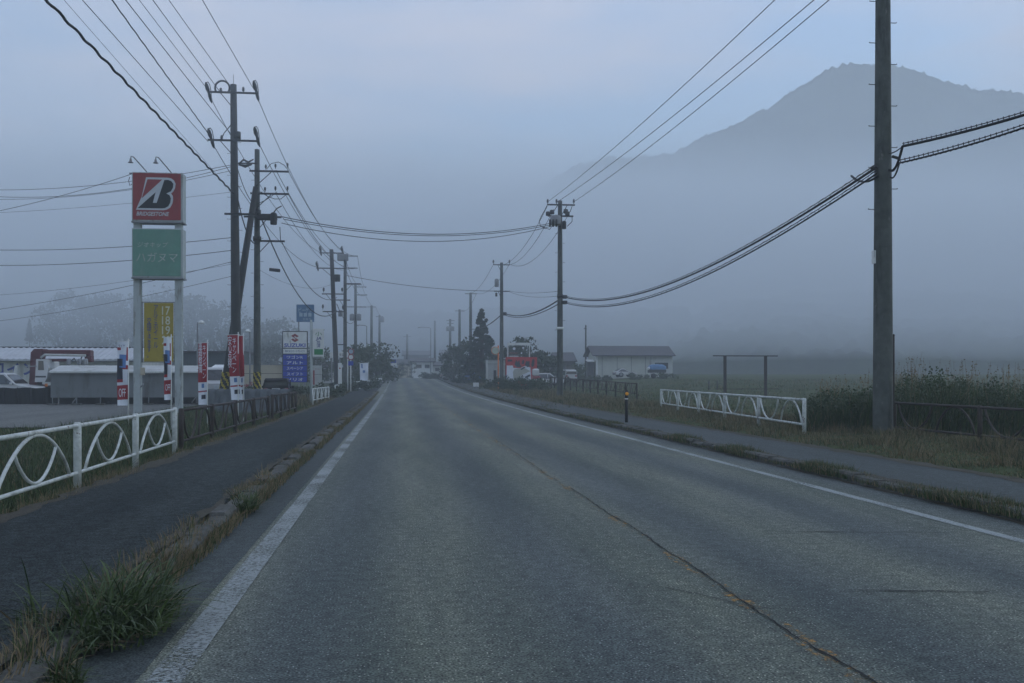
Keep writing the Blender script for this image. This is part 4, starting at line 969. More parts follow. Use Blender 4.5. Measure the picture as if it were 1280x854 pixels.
nobori('narrow twisted white banner with a red block overlapping the yellow banner', 209.5, 31, 422, 500, .22, .3, bw1, 1, [('OFF', 0, .2, .14, .2, bannerwhite, False)], 'white banners by the forecourt')
rb = [(0, .36, 0, 1, 0), (.36, 1, 0, 1, 1), (.20, .225, 0, 1, 1), (.28, .35, .3, .7, 2), (.1, .16, .4, .8, 3)]
nobori('red over white banner left of the raking prop pole', 253.5, 33, 429, 506, .30, .05, rb, 1, [('車検整備', -.4, .76, .12, 1.0, bannerwhite, True), ('キャンペーン', .4, .70, .11, 1.1, bannerwhite, True)], 'red and white banners by the brown fence')
nobori('widest red over white banner in front of the crossed poles', 291, 33, 419, 500, .36, -.05, rb, 1, [('安心点検', -.42, .74, .13, 1.05, bannerwhite, True), ('キャンペーン', .38, .69, .13, 1.15, bannerwhite, True)], 'red and white banners by the brown fence', lean=.12)
nobori('thin folded red over white banner right of the widest one', 301.5, 34, 420, 500, .15, .3, rb, 1, [], 'red and white banners by the brown fence', lean=.05)
nobori('white banner beyond the railings in front of the roadside trees', 455, 88, 454, 476, .75, 0, [(.45, .6, .3, .7, 2), (.7, .95, .25, .4, 2)], 1, [], None)

# ------------------------------------------------------------------ dealer sign
def board(label, px0, px1, py0, py1, d, m, name='sign_board', depth=.25, posts=2, postm_=steel, pw=.06, group=None, legs_to=None, cat='sign'):
    c = (px0+px1)/2; b = G(c, d); t = thing(name, label, cat, b, 0, group); X = lambda p: (p-c)*d/1244; Z = lambda p: P(0, p, d).z-b.z
    bd = MB().box(X(px0), X(px1), -depth/2, depth/2, Z(py1), Z(py0), 0, .015).build('board', m, t)
    for i in range(posts):
        x = X(px0)+(X(px1)-X(px0))*((i+.5)/posts if posts > 0 else 0) if posts < 2 else X(px0)+(X(px1)-X(px0))*(.12+.76*i/(posts-1))
        MB().box(x-pw, x+pw, -pw, pw, -.2, Z(py1)-.003, 0, .005).build('post', postm_, t)
    return t, bd, X, Z
dZ = 68
t, bd, X, Z = board('blue and white car dealer sign listing model names', 353.5, 384.5, 414, 478, dZ, darkpole, 'dealer_sign')
y0 = -.14
MB().box(X(354.6), X(383.6), y0-.012, y0, Z(435), Z(415.2)).build('face', white, bd)
MB().box(X(354.6), X(383.6), y0-.012, y0, Z(442.2), Z(436.2)).build('face', white, bd)
emb = [(.5, 1), (.98, .70), (.74, .56), (.52, .70), (.40, .62), (.98, .26), (.5, 0), (.02, .30), (.26, .44), (.48, .30), (.60, .38), (.02, .74)]
MB().plate([(X(364)+(X(374)-X(364))*a, Z(428)+(Z(417.3)-Z(428))*b_) for a, b_ in emb], y0-.02, .006).build('emblem', red, bd)
text('SUZUKI', X(369), y0-.018, Z(431.8), X(382)-X(356), .26, blue, bd, bold=.03)
text('株式会社オートサービス', X(369), y0-.018, Z(439.2), X(381)-X(357), .16, navy, bd, bold=.01)
for i, w in enumerate(('ワゴンR', 'アルト', 'スペーシア', 'スイフト', 'ソリオ')):
    MB().box(X(354.6), X(383.6), y0-.012, y0, Z(449.6+i*7.0), Z(443.4+i*7.0)).build('face', blue, bd)
    text(w, X(369), y0-.018, Z(446.6+i*7.0), X(379)-X(359.), .21, white, bd, bold=.015)
# JA style sign
dJ = 53
b = G(389, dJ); t = thing('pole_sign', 'green and white vertical sign hung on one white pole beside the sidewalk', 'sign', b); X = lambda p: (p-389)*dJ/1244; Z = lambda p: P(0, p, dJ).z-b.z
MB().tube([(0, 0, -.2), (0, 0, Z(400))], [.075, .06], 12).build('post', postm, t)
bd = MB().box(X(391), X(404.5), -.1, .1, Z(446), Z(411), 0, .01).build('board', white, t)
MB().box(X(393), X(403.8), -.112, -.1, Z(443.5), Z(436.5)).build('green_band', leafg, bd)
text('小', X(398.3), -.108, Z(417.5), .36, .22, leafg, bd, name='leaf_mark'); text('JA', X(398.3), -.108, Z(423.7), .30, .22, navy, bd, shear=.2, bold=.02)
text('共済', X(398.3), -.108, Z(430.3), .2, .38, navy, bd, vertical=True, bold=.01)
for py in (447.5, 412.5): MB().tube([(0, 0, Z(py)), (X(405.5), 0, Z(py))], .03, 6).build('bracket', postm, t)
# distant blue hotel-like sign
bluegrey = mat('faded_blue_sign', (.06, .15, .27), .6, .1, 2)
t, bd, X, Z = board('faded blue billboard on thin posts high above the dealer sign', 371, 392.5, 381, 402.5, 92, bluegrey, 'billboard', .3)
palebl = mat('pale_blue_sign', (.35, .45, .52), .6, .1, 2)
text('ニトリ家具', X(382), -.165, Z(388), X(390)-X(373.5), .45, palebl, bd, bold=.01) if False else text('ビーゲン', X(382), -.165, Z(388), X(390)-X(373.5), .5, palebl, bd, bold=.01)
for px in (376.5, 382, 387.5): MB().box(X(px-2), X(px+2), -.17, -.15, Z(396), Z(391.5)).build('pale_block', palebl, bd)
text('営業中', X(384), -.165, Z(399), X(389)-X(379), .22, palebl, bd)
# signs farther along the left
t, bd, X, Z = board('white signboard behind the third left pole', 418.5, 431, 440, 447, 98, white, 'signboard', .2, 1)
text('食堂', X(427), -.105, Z(443.5), .45, .3, ink, bd)
t, bd, X, Z = board('small white panel left of the third left pole', 412.5, 417, 440.5, 447.5, 98, white, 'signboard', .2, 1)
t, bd, X, Z = board('tall white upright sign with a red dot below the third left pole', 422.7, 427.3, 454, 480, 70, white, 'upright_sign', .15, 1)
MB().plate([(X(425)+.055*math.cos(a), Z(460.5)+.055*math.sin(a)) for a in np.linspace(0, 6.28, 16)[:-1]], -.082, .006).build('red_dot', red, bd)
t, bd, X, Z = board('pale shop signboard with a red strip behind the green and white sign pole', 391, 402, 457, 482, 72, pale, 'signboard', .2, 2)
MB().box(X(391.6), X(393.6), -.115, -.1, Z(481), Z(463)).build('red_strip', red, bd); text('セール', X(397), -.108, Z(461.5), .3, .14, red, bd)
MB().box(X(391.3), X(401.7), -.112, -.1, Z(468.4), Z(468)).build('seam', dark, bd)
# traffic signs
def disc(r, n=20): return [(r*math.cos(2*math.pi*i/n), r*math.sin(2*math.pi*i/n)) for i in range(n)]
b = G(438.5, 78); t = thing('traffic_sign', 'post with two round traffic signs and a blue plate below them', 'traffic sign', b); Z = lambda p: P(0, p, 78).z-b.z
MB().tube([(0, 0, -.2), (0, 0, Z(437))], .045, 8).build('post', white, t)
for k, (py, mm) in enumerate(((439.5, palebl), (446.5, red))):
    MB().plate([(.02+x, Z(py)+z) for x, z in disc(.24)], -.06, .015).build('round_sign', red, t)
    MB().plate([(.02+x, Z(py)+z) for x, z in disc(.17)], -.066, .005).build('sign_face', palebl if k == 0 else white, t)
MB().box(-.2, .2, -.075, -.055, Z(457), Z(451.5)).build('blue_plate', blue, t)
b = G(434.8, 79); t = thing('traffic_sign', 'narrow white edge on sign just left of the two round traffic signs', 'traffic sign', b); Z2 = lambda p: P(0, p, 79).z-b.z
MB().tube([(0, 0, -.2), (0, 0, Z2(440))], .035, 8).build('post', white, t); MB().box(-.07, .07, -.06, -.035, Z2(447), Z2(440)).build('plate', white, t); MB().box(-.07, .07, -.065, -.061, Z2(448.5), Z2(447.2)).build('plate', red, t)
b = G(492.2, 128); t = thing('road_sign', 'distant blue over white rectangular sign on two posts left of the road crest', 'road sign', b); X = lambda p: (p-492.2)*128/1244; Z = lambda p: P(0, p, 128).z-b.z
for px in (491, 494): MB().tube([(X(px), 0, -.2), (X(px), 0, Z(450))], .04, 6).build('post', steel, t)
MB().box(X(488), X(496.2), -.09, -.045, Z(457.4), Z(454)).build('plate', white, t); MB().box(X(488), X(495), -.09, -.045, Z(453.9), Z(449.3)).build('plate', blue, t)
for (px, d, w, h, l) in ((474, 118, .7, .75, 'tiny white box sign beside the sidewalk near the crest'), (468, 112, .3, .6, 'thin white stake left of the tiny white box sign'), (478.5, 124, .3, .6, 'thin pale stake right of the tiny white box sign')):
    b = G(px, d); t = thing('roadside_marker', l, 'marker', b); MB().box(-w/2, w/2, -.05, .05, h*.4, h, 0, .01).build('panel', white, t); MB().tube([(0, 0, -.1), (0, 0, h*.4)], .03, 6).build('post', white, t)

# ------------------------------------------------------------------ left forecourt
# long low shop
bb = G(60, 66); t = thing('coin_laundry', 'long low building with ribbed grey roof and large blue katakana', 'building', bb, 0); X = lambda p: (p-60)*66/1244; Z = lambda p: P(0, p, 66).z-bb.z
MB().box(X(-160), X(172), 0, 8, -.3, Z(450)).build('wall', pale, t)
roofm = mat('ribbed_roof', (.40, .42, .44), .5, .12, 1.0)
v = []; f = []; n = 190; x0, x1 = X(-165), X(176)
for i in range(n+1):
    x = x0+(x1-x0)*i/n; zz = .05 if i % 4 < 2 else 0.
    v += [(x, -.5, Z(449.5)+zz), (x, 3.6, Z(435.8)+zz+.15), (x, 3.6, Z(435.8)-.1), (x, -.5, Z(451.5))]
for i in range(n): q = 4*i; f += [(q, q+4, q+5, q+1), (q+1, q+5, q+6, q+2), (q+3, q+7, q+4, q), (q+2, q+6, q+7, q+3)]
r_ = MB().add(v, f).build('roof', roofm, t)
MB().box(x0, x1, 3.5, 3.72, Z(436.2)+.12, Z(435.4)+.2).build('ridge_cap', dark, r_)
tb = mat('letter_blue', (.03, .06, .26), .6, .1, 2)
for ch, px, w in (('コ', 1.5, .62), ('イ', 18.5, .72), ('ン', 37.5, .66)): text(ch, X(px), -.012, Z(461.5), w*1.05, .80, tb, t, name='letter', bold=.03)
MB().box(X(-160), X(172), -.02, .0, Z(452), Z(450)).build('painted_eave_shadow', dark, t)  # dark strip on the wall top, stands in for the shade under the eave
for px in (70, 100, 130): MB().box(X(px), X(px+16), -.03, 0, Z(474), Z(456)).build('shutter', grey, t)
# black low fence
bb = G(-20, 49.5); t = thing('mesh_fence', 'low black mesh fence in front of the white car at the left edge', 'fence', bb, 0); X = lambda p: (p+20)*49.5/1244; Z = lambda p: P(0, p, 49.5).z-bb.z
for i in range(9): x = X(-60)+i*(X(68)-X(-60))/8; MB().tube([(x, 0, -.1), (x, 0, Z(484.5))], .03, 6).build('post', black, t)
m = MB(); nn = 60
blknet = mat('black_netting', (.010, .011, .012), .9, .2, 4)
for i in range(nn): 
    xa, xb = X(-60)+(X(68)-X(-60))*i/nn, X(-60)+(X(68)-X(-60))*(i+1)/nn
    m.add([(xa, .03*math.sin(i*.9), 0.0), (xb, .03*math.sin(i*.9+.9), 0.0), (xb, .03*math.sin(i*.9+.9), Z(485)+.02*math.sin(i*.5)), (xa, .03*math.sin(i*.9), Z(485)+.02*math.sin(i*.5-.5))], [(0, 1, 2, 3)])
m.build('netting', blknet, t)
# grey panel rack with legs on concrete blocks
bb = G(156, 49); t = thing('panel_rack', 'long grey panelled rack with a white roof on thin legs behind the tall red sign', 'rack', bb, 0); X = lambda p: (p-156)*49/1244; Z = lambda p: P(0, p, 49).z-bb.z
m = MB(); rows = 22
for i in range(rows):
    za = Z(497)+(Z(466.5)-Z(497))*i/rows; zb_ = Z(497)+(Z(466.5)-Z(497))*(i+1)/rows
    m.box(X(68), X(246), -.04-(.012 if i % 2 else 0), .02, za, zb_)
m.build('panel', grey, t)
rf = MB(); rf.extr([(-.25, Z(466.3)), (-.25, Z(464.5)), (1.5, Z(456.5)), (1.6, Z(457.5))], X(67), X(247)); rf.build('roof_sheet', pale, t)
for i, px in enumerate((70, 98.5, 127, 155, 185, 214, 243)):
    MB().tube([(X(px), 0, 0), (X(px), 0, Z(466.6))], .028, 6).build('leg', steel, t)
    MB().box(X(px)-.22, X(px)+.22, -.18, .18, -.05, .10, 0, .02).build('footing_block', kerb_m, t)
for px in (96, 240): MB().tube([(X(px-3), .05, .12), (X(px+2), .05, Z(497))], .03, 6).build('strut', steel, t)
MB().box(X(242), X(250), .2, .5, -.1, Z(462), 0, .02).build('end_post', grey, t)
m = MB(); m.box(X(68), X(246), 1.2, 1.3, -.1, Z(490)); m.build('back_board', black, t)
# crane truck
bb = G(62, 58); t = thing('crane_truck', 'white cab crane truck with a dark red folded boom', 'truck', bb, 0); X = lambda p: (p-62)*58/1244; Z = lambda p: P(0, p, 58).z-bb.z
maroon = mat('crane_maroon', (.085, .016, .022), .5, .12, 2)
cab = MB(); cab.v = []; cab.plate([(X(52), Z(477.5)), (X(53.5), Z(449.5)), (X(66), Z(449.5)), (X(68), Z(460)), (X(66), Z(473)), (X(63.5), Z(477.5))], -1.0, 2.0); cb = cab.build('cab', carwhite, t)
MB().plate([(X(55.7), Z(463)), (X(56.2), Z(451.5)), (X(62), Z(451.5)), (X(62.8), Z(463))], -1.012, .01).build('window', glass, cb)
MB().plate([(X(52.6), Z(472)), (X(52.7), Z(470)), (X(65), Z(470)), (X(65), Z(472))], -1.01, .008).build('trim', dark, cb)
MB().tube([(X(42), -1.3, Z(459)), (X(55), -1.1, Z(458))], .03, 6).build('mirror_arm', steel, t)
MB().plate([(X(28), Z(472)), (X(31), Z(457)), (X(34.5), Z(457)), (X(32.5), Z(472))], -1.3, .1).build('wind_deflector', pale, t)
mast = MB(); mast.plate([(X(41), Z(482)), (X(43), Z(441)), (X(47), Z(436.5)), (X(57), Z(436.5)), (X(54), Z(447)), (X(52), Z(455)), (X(50), Z(482))], -.45, .9); ms = mast.build('crane_mast', maroon, t)
bm_ = MB().box(X(54), X(113.5), -.3, .25, Z(445), Z(437.5), 0, .05).build('boom', maroon, t)
MB().box(X(106), X(114), -.28, .23, Z(453), Z(444), 0, .04).build('boom_head', maroon, bm_)
MB().box(X(57), X(84), -.22, .18, Z(452), Z(448.5), 0, .04).build('boom_section', maroon, bm_)
MB().tube([(X(54), -.36, Z(447.5)), (X(59), -.36, Z(443.8)), (X(108), -.36, Z(444.6))], .07, 8).build('hydraulic_ram', pale, bm_)
for px in (88, 101, 108): canister(t, (X(px), -.38, Z(456)), .13, .35, steel, 'pulley')
MB().tube([(X(86), -.3, Z(455)), (X(94), -.35, Z(448)), (X(98), -.3, Z(456)), (X(103), -.3, Z(446))], .04, 6).build('hook_cable', cablem, t)
MB().box(X(49), X(150), -.9, 1.0, Z(486), Z(482), 0, .03).build('chassis', dark, t)
MB().box(X(72), X(150), -1.0, 1.05, Z(482), Z(461), 0, .03).build('load_bed', pale, t)
for px in (58, 105, 140):
    w = MB().tube([(X(px), -1.05, Z(489)), (X(px), -.75, Z(489))], .42, 18).build('wheel', black, t); MB().tube([(X(px), -1.07, Z(489)), (X(px), -1.05, Z(489))], .2, 12).build('rim', steel, w)
MB().box(X(64), X(67), -1.02, -.98, Z(483), Z(479.5)).build('indicator_lamp', orange, t); MB().box(X(60.5), X(63.5), -1.02, -.98, Z(483.5), Z(480.5)).build('marker_lamp', red, t)

# cars
def car(label, px, d, yaw, body, L_=3.9, W=1.6, H=1.5, style='hatch', group=None, name='parked_car', z=0, plate=False):
    b = G(px, d); b.z += z; t = thing(name, label, 'car', b, yaw, group)
    h0 = .32; hb = H*.56; hl = L_/2
    if style == 'van': pr_ = [(-hl, h0), (hl, h0), (hl, hb*.95), (hl-.25, hb+.05), (hl-.75, H*.97), (hl-1.1, H), (-hl+.15, H), (-hl, H-.12)]; gl = [(hl-.42, hb+.08), (hl-.85, H-.1), (-hl+.3, H-.12), (-hl+.25, hb+.05)]
    else: pr_ = [(-hl, h0), (hl, h0), (hl+.02, hb*.75), (hl-.1, hb*.92), (hl-.95, hb+.04), (hl-1.65, H-.04), (hl-2.1, H), (-hl+.75, H-.03), (-hl+.15, hb+.12), (-hl, hb)]; gl = [(hl-1.1, hb+.06), (hl-1.72, H-.12), (-hl+.8, H-.12), (-hl+.3, hb+.08)]
    n = len(pr_); v = []; ins = .12
    def wx(z): return W/2-(.16*max(0, (z-hb)/(H-hb)))
    for sx in (-1, 1):
        for (y, z_) in pr_: v.append((sx*wx(z_)*.94 if z_ > hb else sx*W/2*.94, y, z_))
    for sx in (-1, 1):
        for (y, z_) in pr_: v.append((sx*wx(z_), y*.965, h0+(z_-h0)*.975+.012))
    f = []
    for i in range(n):
        j = (i+1) % n; f.append((i, j, n+j, n+i))
        f.append((i, j, 2*n+j, 2*n+i)); f.append((n+i, n+j, 3*n+j, 3*n+i))
    f.append(tuple(2*n+i for i in range(n))); f.append(tuple(3*n+i for i in range(n)))
    bd = MB().add(v, f).build('body', body, t)
    for sx in (-1, 1):
        g = [(sx*(wx(z_)+.012), y, z_) for y, z_ in gl]; gi = [(sx*(wx(z_)-.02), y, z_) for y, z_ in gl]
        m = MB().add(g+gi, [(0, 1, 2, 3), (7, 6, 5, 4)]+[(i, i+4, (i+1) % 4+4, (i+1) % 4) for i in range(4)]); w = m.build('side_window', glass, bd)
        MB().box(sx*(W/2-.05)-.03, sx*(W/2-.05)+.03, -.05, .0, hb+.02, H-.1).build('door_pillar', body, w)
        MB().box(sx*W/2+(.0 if sx > 0 else -.14), sx*W/2+(.14 if sx > 0 else .0), hl-1.25, hl-1.15, hb+.02, hb+.16, 0, .02).build('wing_mirror', body, t)
        for yy_ in (hl-.7, -hl+.7):
            w = MB().tube([(sx*(W/2+.01), yy_, .3), (sx*(W/2-.2), yy_, .3)], .3, 18).build('wheel', black, t); MB().tube([(sx*(W/2+.02), yy_, .3), (sx*(W/2+.008), yy_, .3)], .19, 12).build('rim', steel, w)
        MB().box(sx*(W/2-.32)-.17, sx*(W/2-.32)+.17, hl*.965-.02, hl+.03, hb*.66, hb*.86, 0, .02).build('headlight', silver, t)
        MB().box(sx*(W/2-.2)-.1, sx*(W/2-.2)+.1, -hl-.02, -hl*.96, hb*.8, hb*1.05, 0, .02).build('tail_light', red, t)
    wi = .16
    if style == 'van': a, c = (hl-.25, hb+.05), (hl-.75, H*.97); a2_, c2_ = (-hl, hb+.1), (-hl, H-.2)
    else: a, c = (hl-.95, hb+.04), (hl-1.65, H-.04); a2_, c2_ = (-hl+.15, hb+.12), (-hl+.75, H-.03)
    for nm, (p, q), o_ in (('windscreen', (a, c), .015), ('rear_window', (a2_, c2_), -.015)):
        p1_ = (p[0]+(q[0]-p[0])*.1, p[1]+(q[1]-p[1])*.1); q1_ = (p[0]+(q[0]-p[0])*.88, p[1]+(q[1]-p[1])*.88)
        w1, w2 = wx(p1_[1])-.08, wx(q1_[1])-.08
        vv = [(-w1, p1_[0]+o_, p1_[1]+.012), (w1, p1_[0]+o_, p1_[1]+.012), (w2, q1_[0]+o_, q1_[1]+.012), (-w2, q1_[0]+o_, q1_[1]+.012)]
        v2 = [(x_, y_-o_*2, z_-.03) for x_, y_, z_ in vv]
        MB().add(vv+v2, [(0, 1, 2, 3), (7, 6, 5, 4)]+[(i, i+4, (i+1) % 4+4, (i+1) % 4) for i in range(4)]).build(nm, glass, bd)
    if plate: MB().box(-.22, .22, -hl-.04, -hl-.005, .62, .78).build('number_plate', pale, t)
    MB().box(-W/2+.1, W/2-.1, -hl-.03, -hl+.05, h0, h0+.16, 0, .02).build('bumper', dark if body is carwhite else body, t)
    return t
car('white hatchback behind the low black fence at the left edge', 7, 56, math.radians(-97), carwhite, 3.9, 1.6, 1.6, z=.0)
car('black boxy vehicle seen from behind beside the grey striped pole', 347, 56, math.radians(4), carblack, 3.4, 1.5, 1.32, 'van', plate=True, z=.05)
car('white van with a dark windscreen behind the red banners', 268, 56, math.radians(175), carwhite, 4.4, 2.1, 1.9, 'van')
car('white car beside the red hoarding, nearest to it', 682, 106, math.radians(-80), carwhite, 3.9, 1.6, 1.35, group='pale cars parked across the road', z=.1)
car('white van partly hidden behind the first right pole', 707.5, 115, math.radians(10), carwhite, 3.6, 1.5, 1.5, 'van', 'pale cars parked across the road', z=.2)
car('pale small car near the barn wall among the bushes', 781, 125, math.radians(-85), carwhite, 2.8, 1.4, 1.1, group='pale cars parked across the road', z=.2)
car('pale car under the far trees just right of the road', 568, 140, math.radians(-80), carwhite, 3.8, 1.6, 1.3, group='pale cars parked across the road', z=.1)
car('small blue grey car beside the pale shed', 598, 118, math.radians(-60), bluegrey, 3.4, 1.5, 1.2, group=None, z=.1)
# tarp covered low wall
m = MB(); v = []; f = []; NX, NZ = 70, 8
bb = G(292, 44)
for i in range(NX+1):
    for j in range(NZ+1):
        px = 250+112*i/NX; x = (px-292)*44/1244; z = (P(0, 488, 44).z-bb.z+.05+.02*math.sin(i*.9))*(j/NZ)
        v.append((x, -.16*(1-(j/NZ))+.05*math.sin(i*.8+j*.7)+.03*math.sin(i*2.1-j), z))
for i in range(NX):
    for j in range(NZ): q = i*(NZ+1)+j; f.append((q, q+NZ+1, q+NZ+2, q+1))
k = len(v); v += [(a, b_+.5, c) for a, b_, c in v[NZ::NZ+1]]
for i in range(NX): f.append((i*(NZ+1)+NZ, (i+1)*(NZ+1)+NZ, k+i+1, k+i))
t = thing('tarpaulin_cover', 'crumpled grey tarpaulin over low goods behind the brown fence', 'tarpaulin', bb); m.add(v, f, 0, True).build('sheet', tarpgrey, t); MB().box((252-292)*44/1244, (358-292)*44/1244, .1, .35, -.1, P(0, 490, 44).z-bb.z).build('covered_goods', dark, t)
# beige wall and grey shed
bb = G(337, 68); t = thing('garden_wall', 'pale beige block wall behind the black vehicle', 'wall', bb); X = lambda p: (p-337)*68/1244; Z = lambda p: P(0, p, 68).z-bb.z
MB().box(X(302), X(352), 0, .2, -.2, Z(456.5)).build('wall_panel', beige, t); MB().box(X(301.5), X(352.5), -.03, .23, Z(456.4), Z(455.4)).build('coping', steel, t); MB().box(X(302), X(352), -.01, 0, Z(467.4), Z(466.8)).build('joint', dark, t)
bb = G(300, 74); t = thing('grey_warehouse', 'dull grey flat fronted shed behind the red banners', 'building', bb); X = lambda p: (p-300)*74/1244; Z = lambda p: P(0, p, 74).z-bb.z
MB().box(X(222), X(305), 0, 6, -.2, Z(441)).build('wall', mat('shed_wall', (.06, .075, .08), .8, .1, 1), t); MB().box(X(221), X(306), -.2, 6.2, Z(440.8), Z(439)).build('roof', roofdark, t)
bb = G(272, 62); t = thing('canopy_roof', 'small white lean-to canopy left of the raking prop pole', 'canopy', bb); X = lambda p: (p-272)*62/1244; Z = lambda p: P(0, p, 62).z-bb.z
MB().extr([(0, Z(462)), (0, Z(461)), (2, Z(455.5)), (2, Z(456.5))], X(262), X(280)).build('roof_sheet', white, t)
for px in (263, 279): MB().tube([(X(px), .1, -.1), (X(px), .1, Z(461.6))], .04, 6).build('post', steel, t)
bb = G(313, 58); t = thing('flowering_shrub', 'small dark shrub with reddish flowers left of the grey striped pole', 'shrub', bb)
V, n = leafcloud([(random.uniform(-.3, .3), random.uniform(-.3, .3), random.uniform(.3, .85), .25, .22) for _ in range(14)], 60, .05, 1); crown_mesh('foliage', V, n, leafA, t)
V, n = leafcloud([(random.uniform(-.3, .3), -.2, random.uniform(.9, 1.1), .2, .1) for _ in range(6)], 20, .035, 1); crown_mesh('flowers', V, n, mat('flower_red', (.25, .02, .05), .7, .1, 3), t)
MB().tube([(0, 0, -.1), (0, 0, .5)], .05, 6).build('stem', bark, t)
# lamps
def lamp(label, px, d, top, headpx, arm=0, m=steel, headm=white, cat='street lamp', hs=1.):
    b = G(px, d); t = thing('street_lamp', label, cat, b); z = P(0, top, d).z-b.z; x = (headpx-px)*d/1244
    MB().tube([(0, 0, -.1), (0, 0, z*.6), (0, 0, z-.12), (x*.2, 0, z)], [.05*hs, .045*hs, .04*hs, .035*hs], 8).build('post', m, t)
    if abs(x) > .6: MB().tube([(x*.2, 0, z), (x*.7, 0, z+.05), (x, 0, z)], .035*hs, 6).build('arm', m, t)
    MB().lathe((x, 0, z-.06), [(.04, -.05), (.17*hs, -.02), (.15*hs, .06), (.06*hs, .14)], 12).build('lamp_head', headm, t)
    return t
lamp('short lamp post with a round pale head left of the crossed poles', 247, 52, 402.5, 251.5, m=steel)
lamp('short lamp post with a small pale head right of the crossed poles', 312.5, 60, 413.5, 310)
lamp('tall faint street lamp whose long arm reaches left over the road crest', 538.5, 185, 409.5, 524, hs=1.8, headm=steel)
lamp('faint curved street lamp right of the paired transformer pole', 458.5, 140, 407, 446, hs=1.5, headm=steel)

# ------------------------------------------------------------------ right side things
# orange delineator
bb = G(783, 29.2); bb.z = prof(bb.y)+.03; t = thing('delineator_post', 'short black marker post with a round orange reflector by the far kerb', 'marker post', bb); Z = lambda p: P(0, p, 29.2).z-bb.z
MB().tube([(0, 0, -.05), (0, 0, Z(497.5))], [.045, .042], 14).build('post', black, t); MB().tube([(0, 0, Z(499.3)), (0, 0, Z(498))], .048, 14).build('white_band', white, t)
MB().tube([(0, 0, Z(497.5)), (0, 0, Z(488))], [.05, .05], 14).build('head', dark, t)
rf = MB().tube([(0, -.052, Z(492.3)), (0, -.066, Z(492.3)), (0, -.074, Z(492.3))], [.052, .052, .036], 20).build('reflector', amber, t)
# empty sign frame
bb = G(931, 66); t = thing('field_frame', 'empty rusty sign frame of two posts and one top beam in the field', 'frame', bb); X = lambda p: (p-931)*66/1244; Z = lambda p: P(0, p, 66).z-bb.z
for px in (905.3, 957.8): MB().box(X(px)-.09, X(px)+.09, -.06, .06, -.3, Z(445.5), 0, .01).build('post', rust, t)
MB().box(X(890), X(973.5), -.05, .05, Z(445.6), Z(444.4)).build('top_beam', rust, t); MB().box(X(893), X(975), -.045, .045, Z(486.7), Z(486)).build('low_beam', rust, t)
for px in (886, 896.5): t2 = thing('field_post', 'short dark post in the field, %s of the pair left of the empty frame' % ('left' if px < 890 else 'right'), 'post', G(px, 84), 0); MB().tube([(0, 0, -.1), (0, 0, .75)], .06, 7).build('shaft', dark, t2); MB().tube([(0, 0, .75), (0, 0, .79)], [.06, .03], 7).build('cap', dark, t2)
# barn
dBn = 128; bb = G(792, dBn); t = thing('field_barn', 'long pale barn with a dark gabled roof beyond the field', 'barn', bb); X = lambda p: (p-792)*dBn/1244; Z = lambda p: P(0, p, dBn).z-bb.z
barnw = mat('barn_wall', (.46, .48, .43), .85, .1, .8)
MB().box(X(744), X(842), 0, 5.2, -.5, Z(444)).build('wall', barnw, t); MB().add([(X(744), 0, Z(444)), (X(744), 5.2, Z(444)), (X(744), 2.6, Z(433.5)), (X(744)+.12, 0, Z(444)), (X(744)+.12, 5.2, Z(444)), (X(744)+.12, 2.6, Z(433.5))], [(0, 1, 2), (5, 4, 3), (0, 3, 4, 1), (1, 4, 5, 2), (2, 5, 3, 0)]).build('gable', barnw, t)
rf = MB(); rf.extr([(-.7, Z(445.4)), (-.7, Z(444.4)), (2.6, Z(431.8)), (5.9, Z(444.4)), (5.9, Z(445.4)), (2.6, Z(433))], X(738.5), X(844)); rf.build('roof', roofdark, t)
for px in (752, 771, 789, 807, 814): MB().box(X(px)-.03, X(px)+.03, -.03, 0, 0, Z(446)).build('wall_seam', grey, t)
MB().box(X(812), X(841), -.02, 0, 0, Z(446)).build('wall_panel', pale, t); MB().box(X(819), X(836), -.05, -.018, Z(461), Z(453.5)).build('window', dark, t); MB().box(X(744), X(746.5), -.06, -.0, 0, Z(444)).build('corner_post', white, t)
MB().extr([(-.3, Z(452.5)), (-.3, Z(451.7)), (1.2, Z(449.5)), (1.2, Z(450.3))], X(733), X(742)).build('lean_to_roof', white, t); MB().box(X(735), X(742), .1, 1.2, -.4, Z(452)).build('lean_to', dark, t)
bb = G(820.5, 121); t = thing('covered_load', 'blue tarpaulin covered load on a dark trailer before the barn', 'trailer', bb); X = lambda p: (p-820.5)*121/1244; Z = lambda p: P(0, p, 121).z-bb.z
v = []; f = []
for i in range(13):
    for k_ in range(9):
        a = math.pi*k_/8; x = X(811)+(X(831)-X(811))*i/12; v.append((x, -.75*math.cos(a), Z(462)+(Z(455.5)-Z(462))*(math.sin(a)**.5)*(1-.25*abs(i/6-1)**3)+.03*math.sin(i*1.7+k_)))
for i in range(12):
    for k_ in range(8): q = i*9+k_; f.append((q, q+9, q+10, q+1))
f += [tuple(range(9)), tuple(12*9+k_ for k_ in range(9))]
MB().add(v, f, 0, True).build('tarpaulin', tarpblue, t); MB().box(X(811), X(831), -.7, .7, Z(466), Z(462), 0, .03).build('trailer_bed', dark, t); MB().tube([(X(810.5), -.3, Z(461.5)), (X(809), -.3, Z(459.5))], [.25, .2], 8).build('white_drum', white, t)
for px in (815, 828): MB().tube([(X(px), -.75, .3), (X(px), -.55, .3)], .32, 14).build('wheel', black, t)
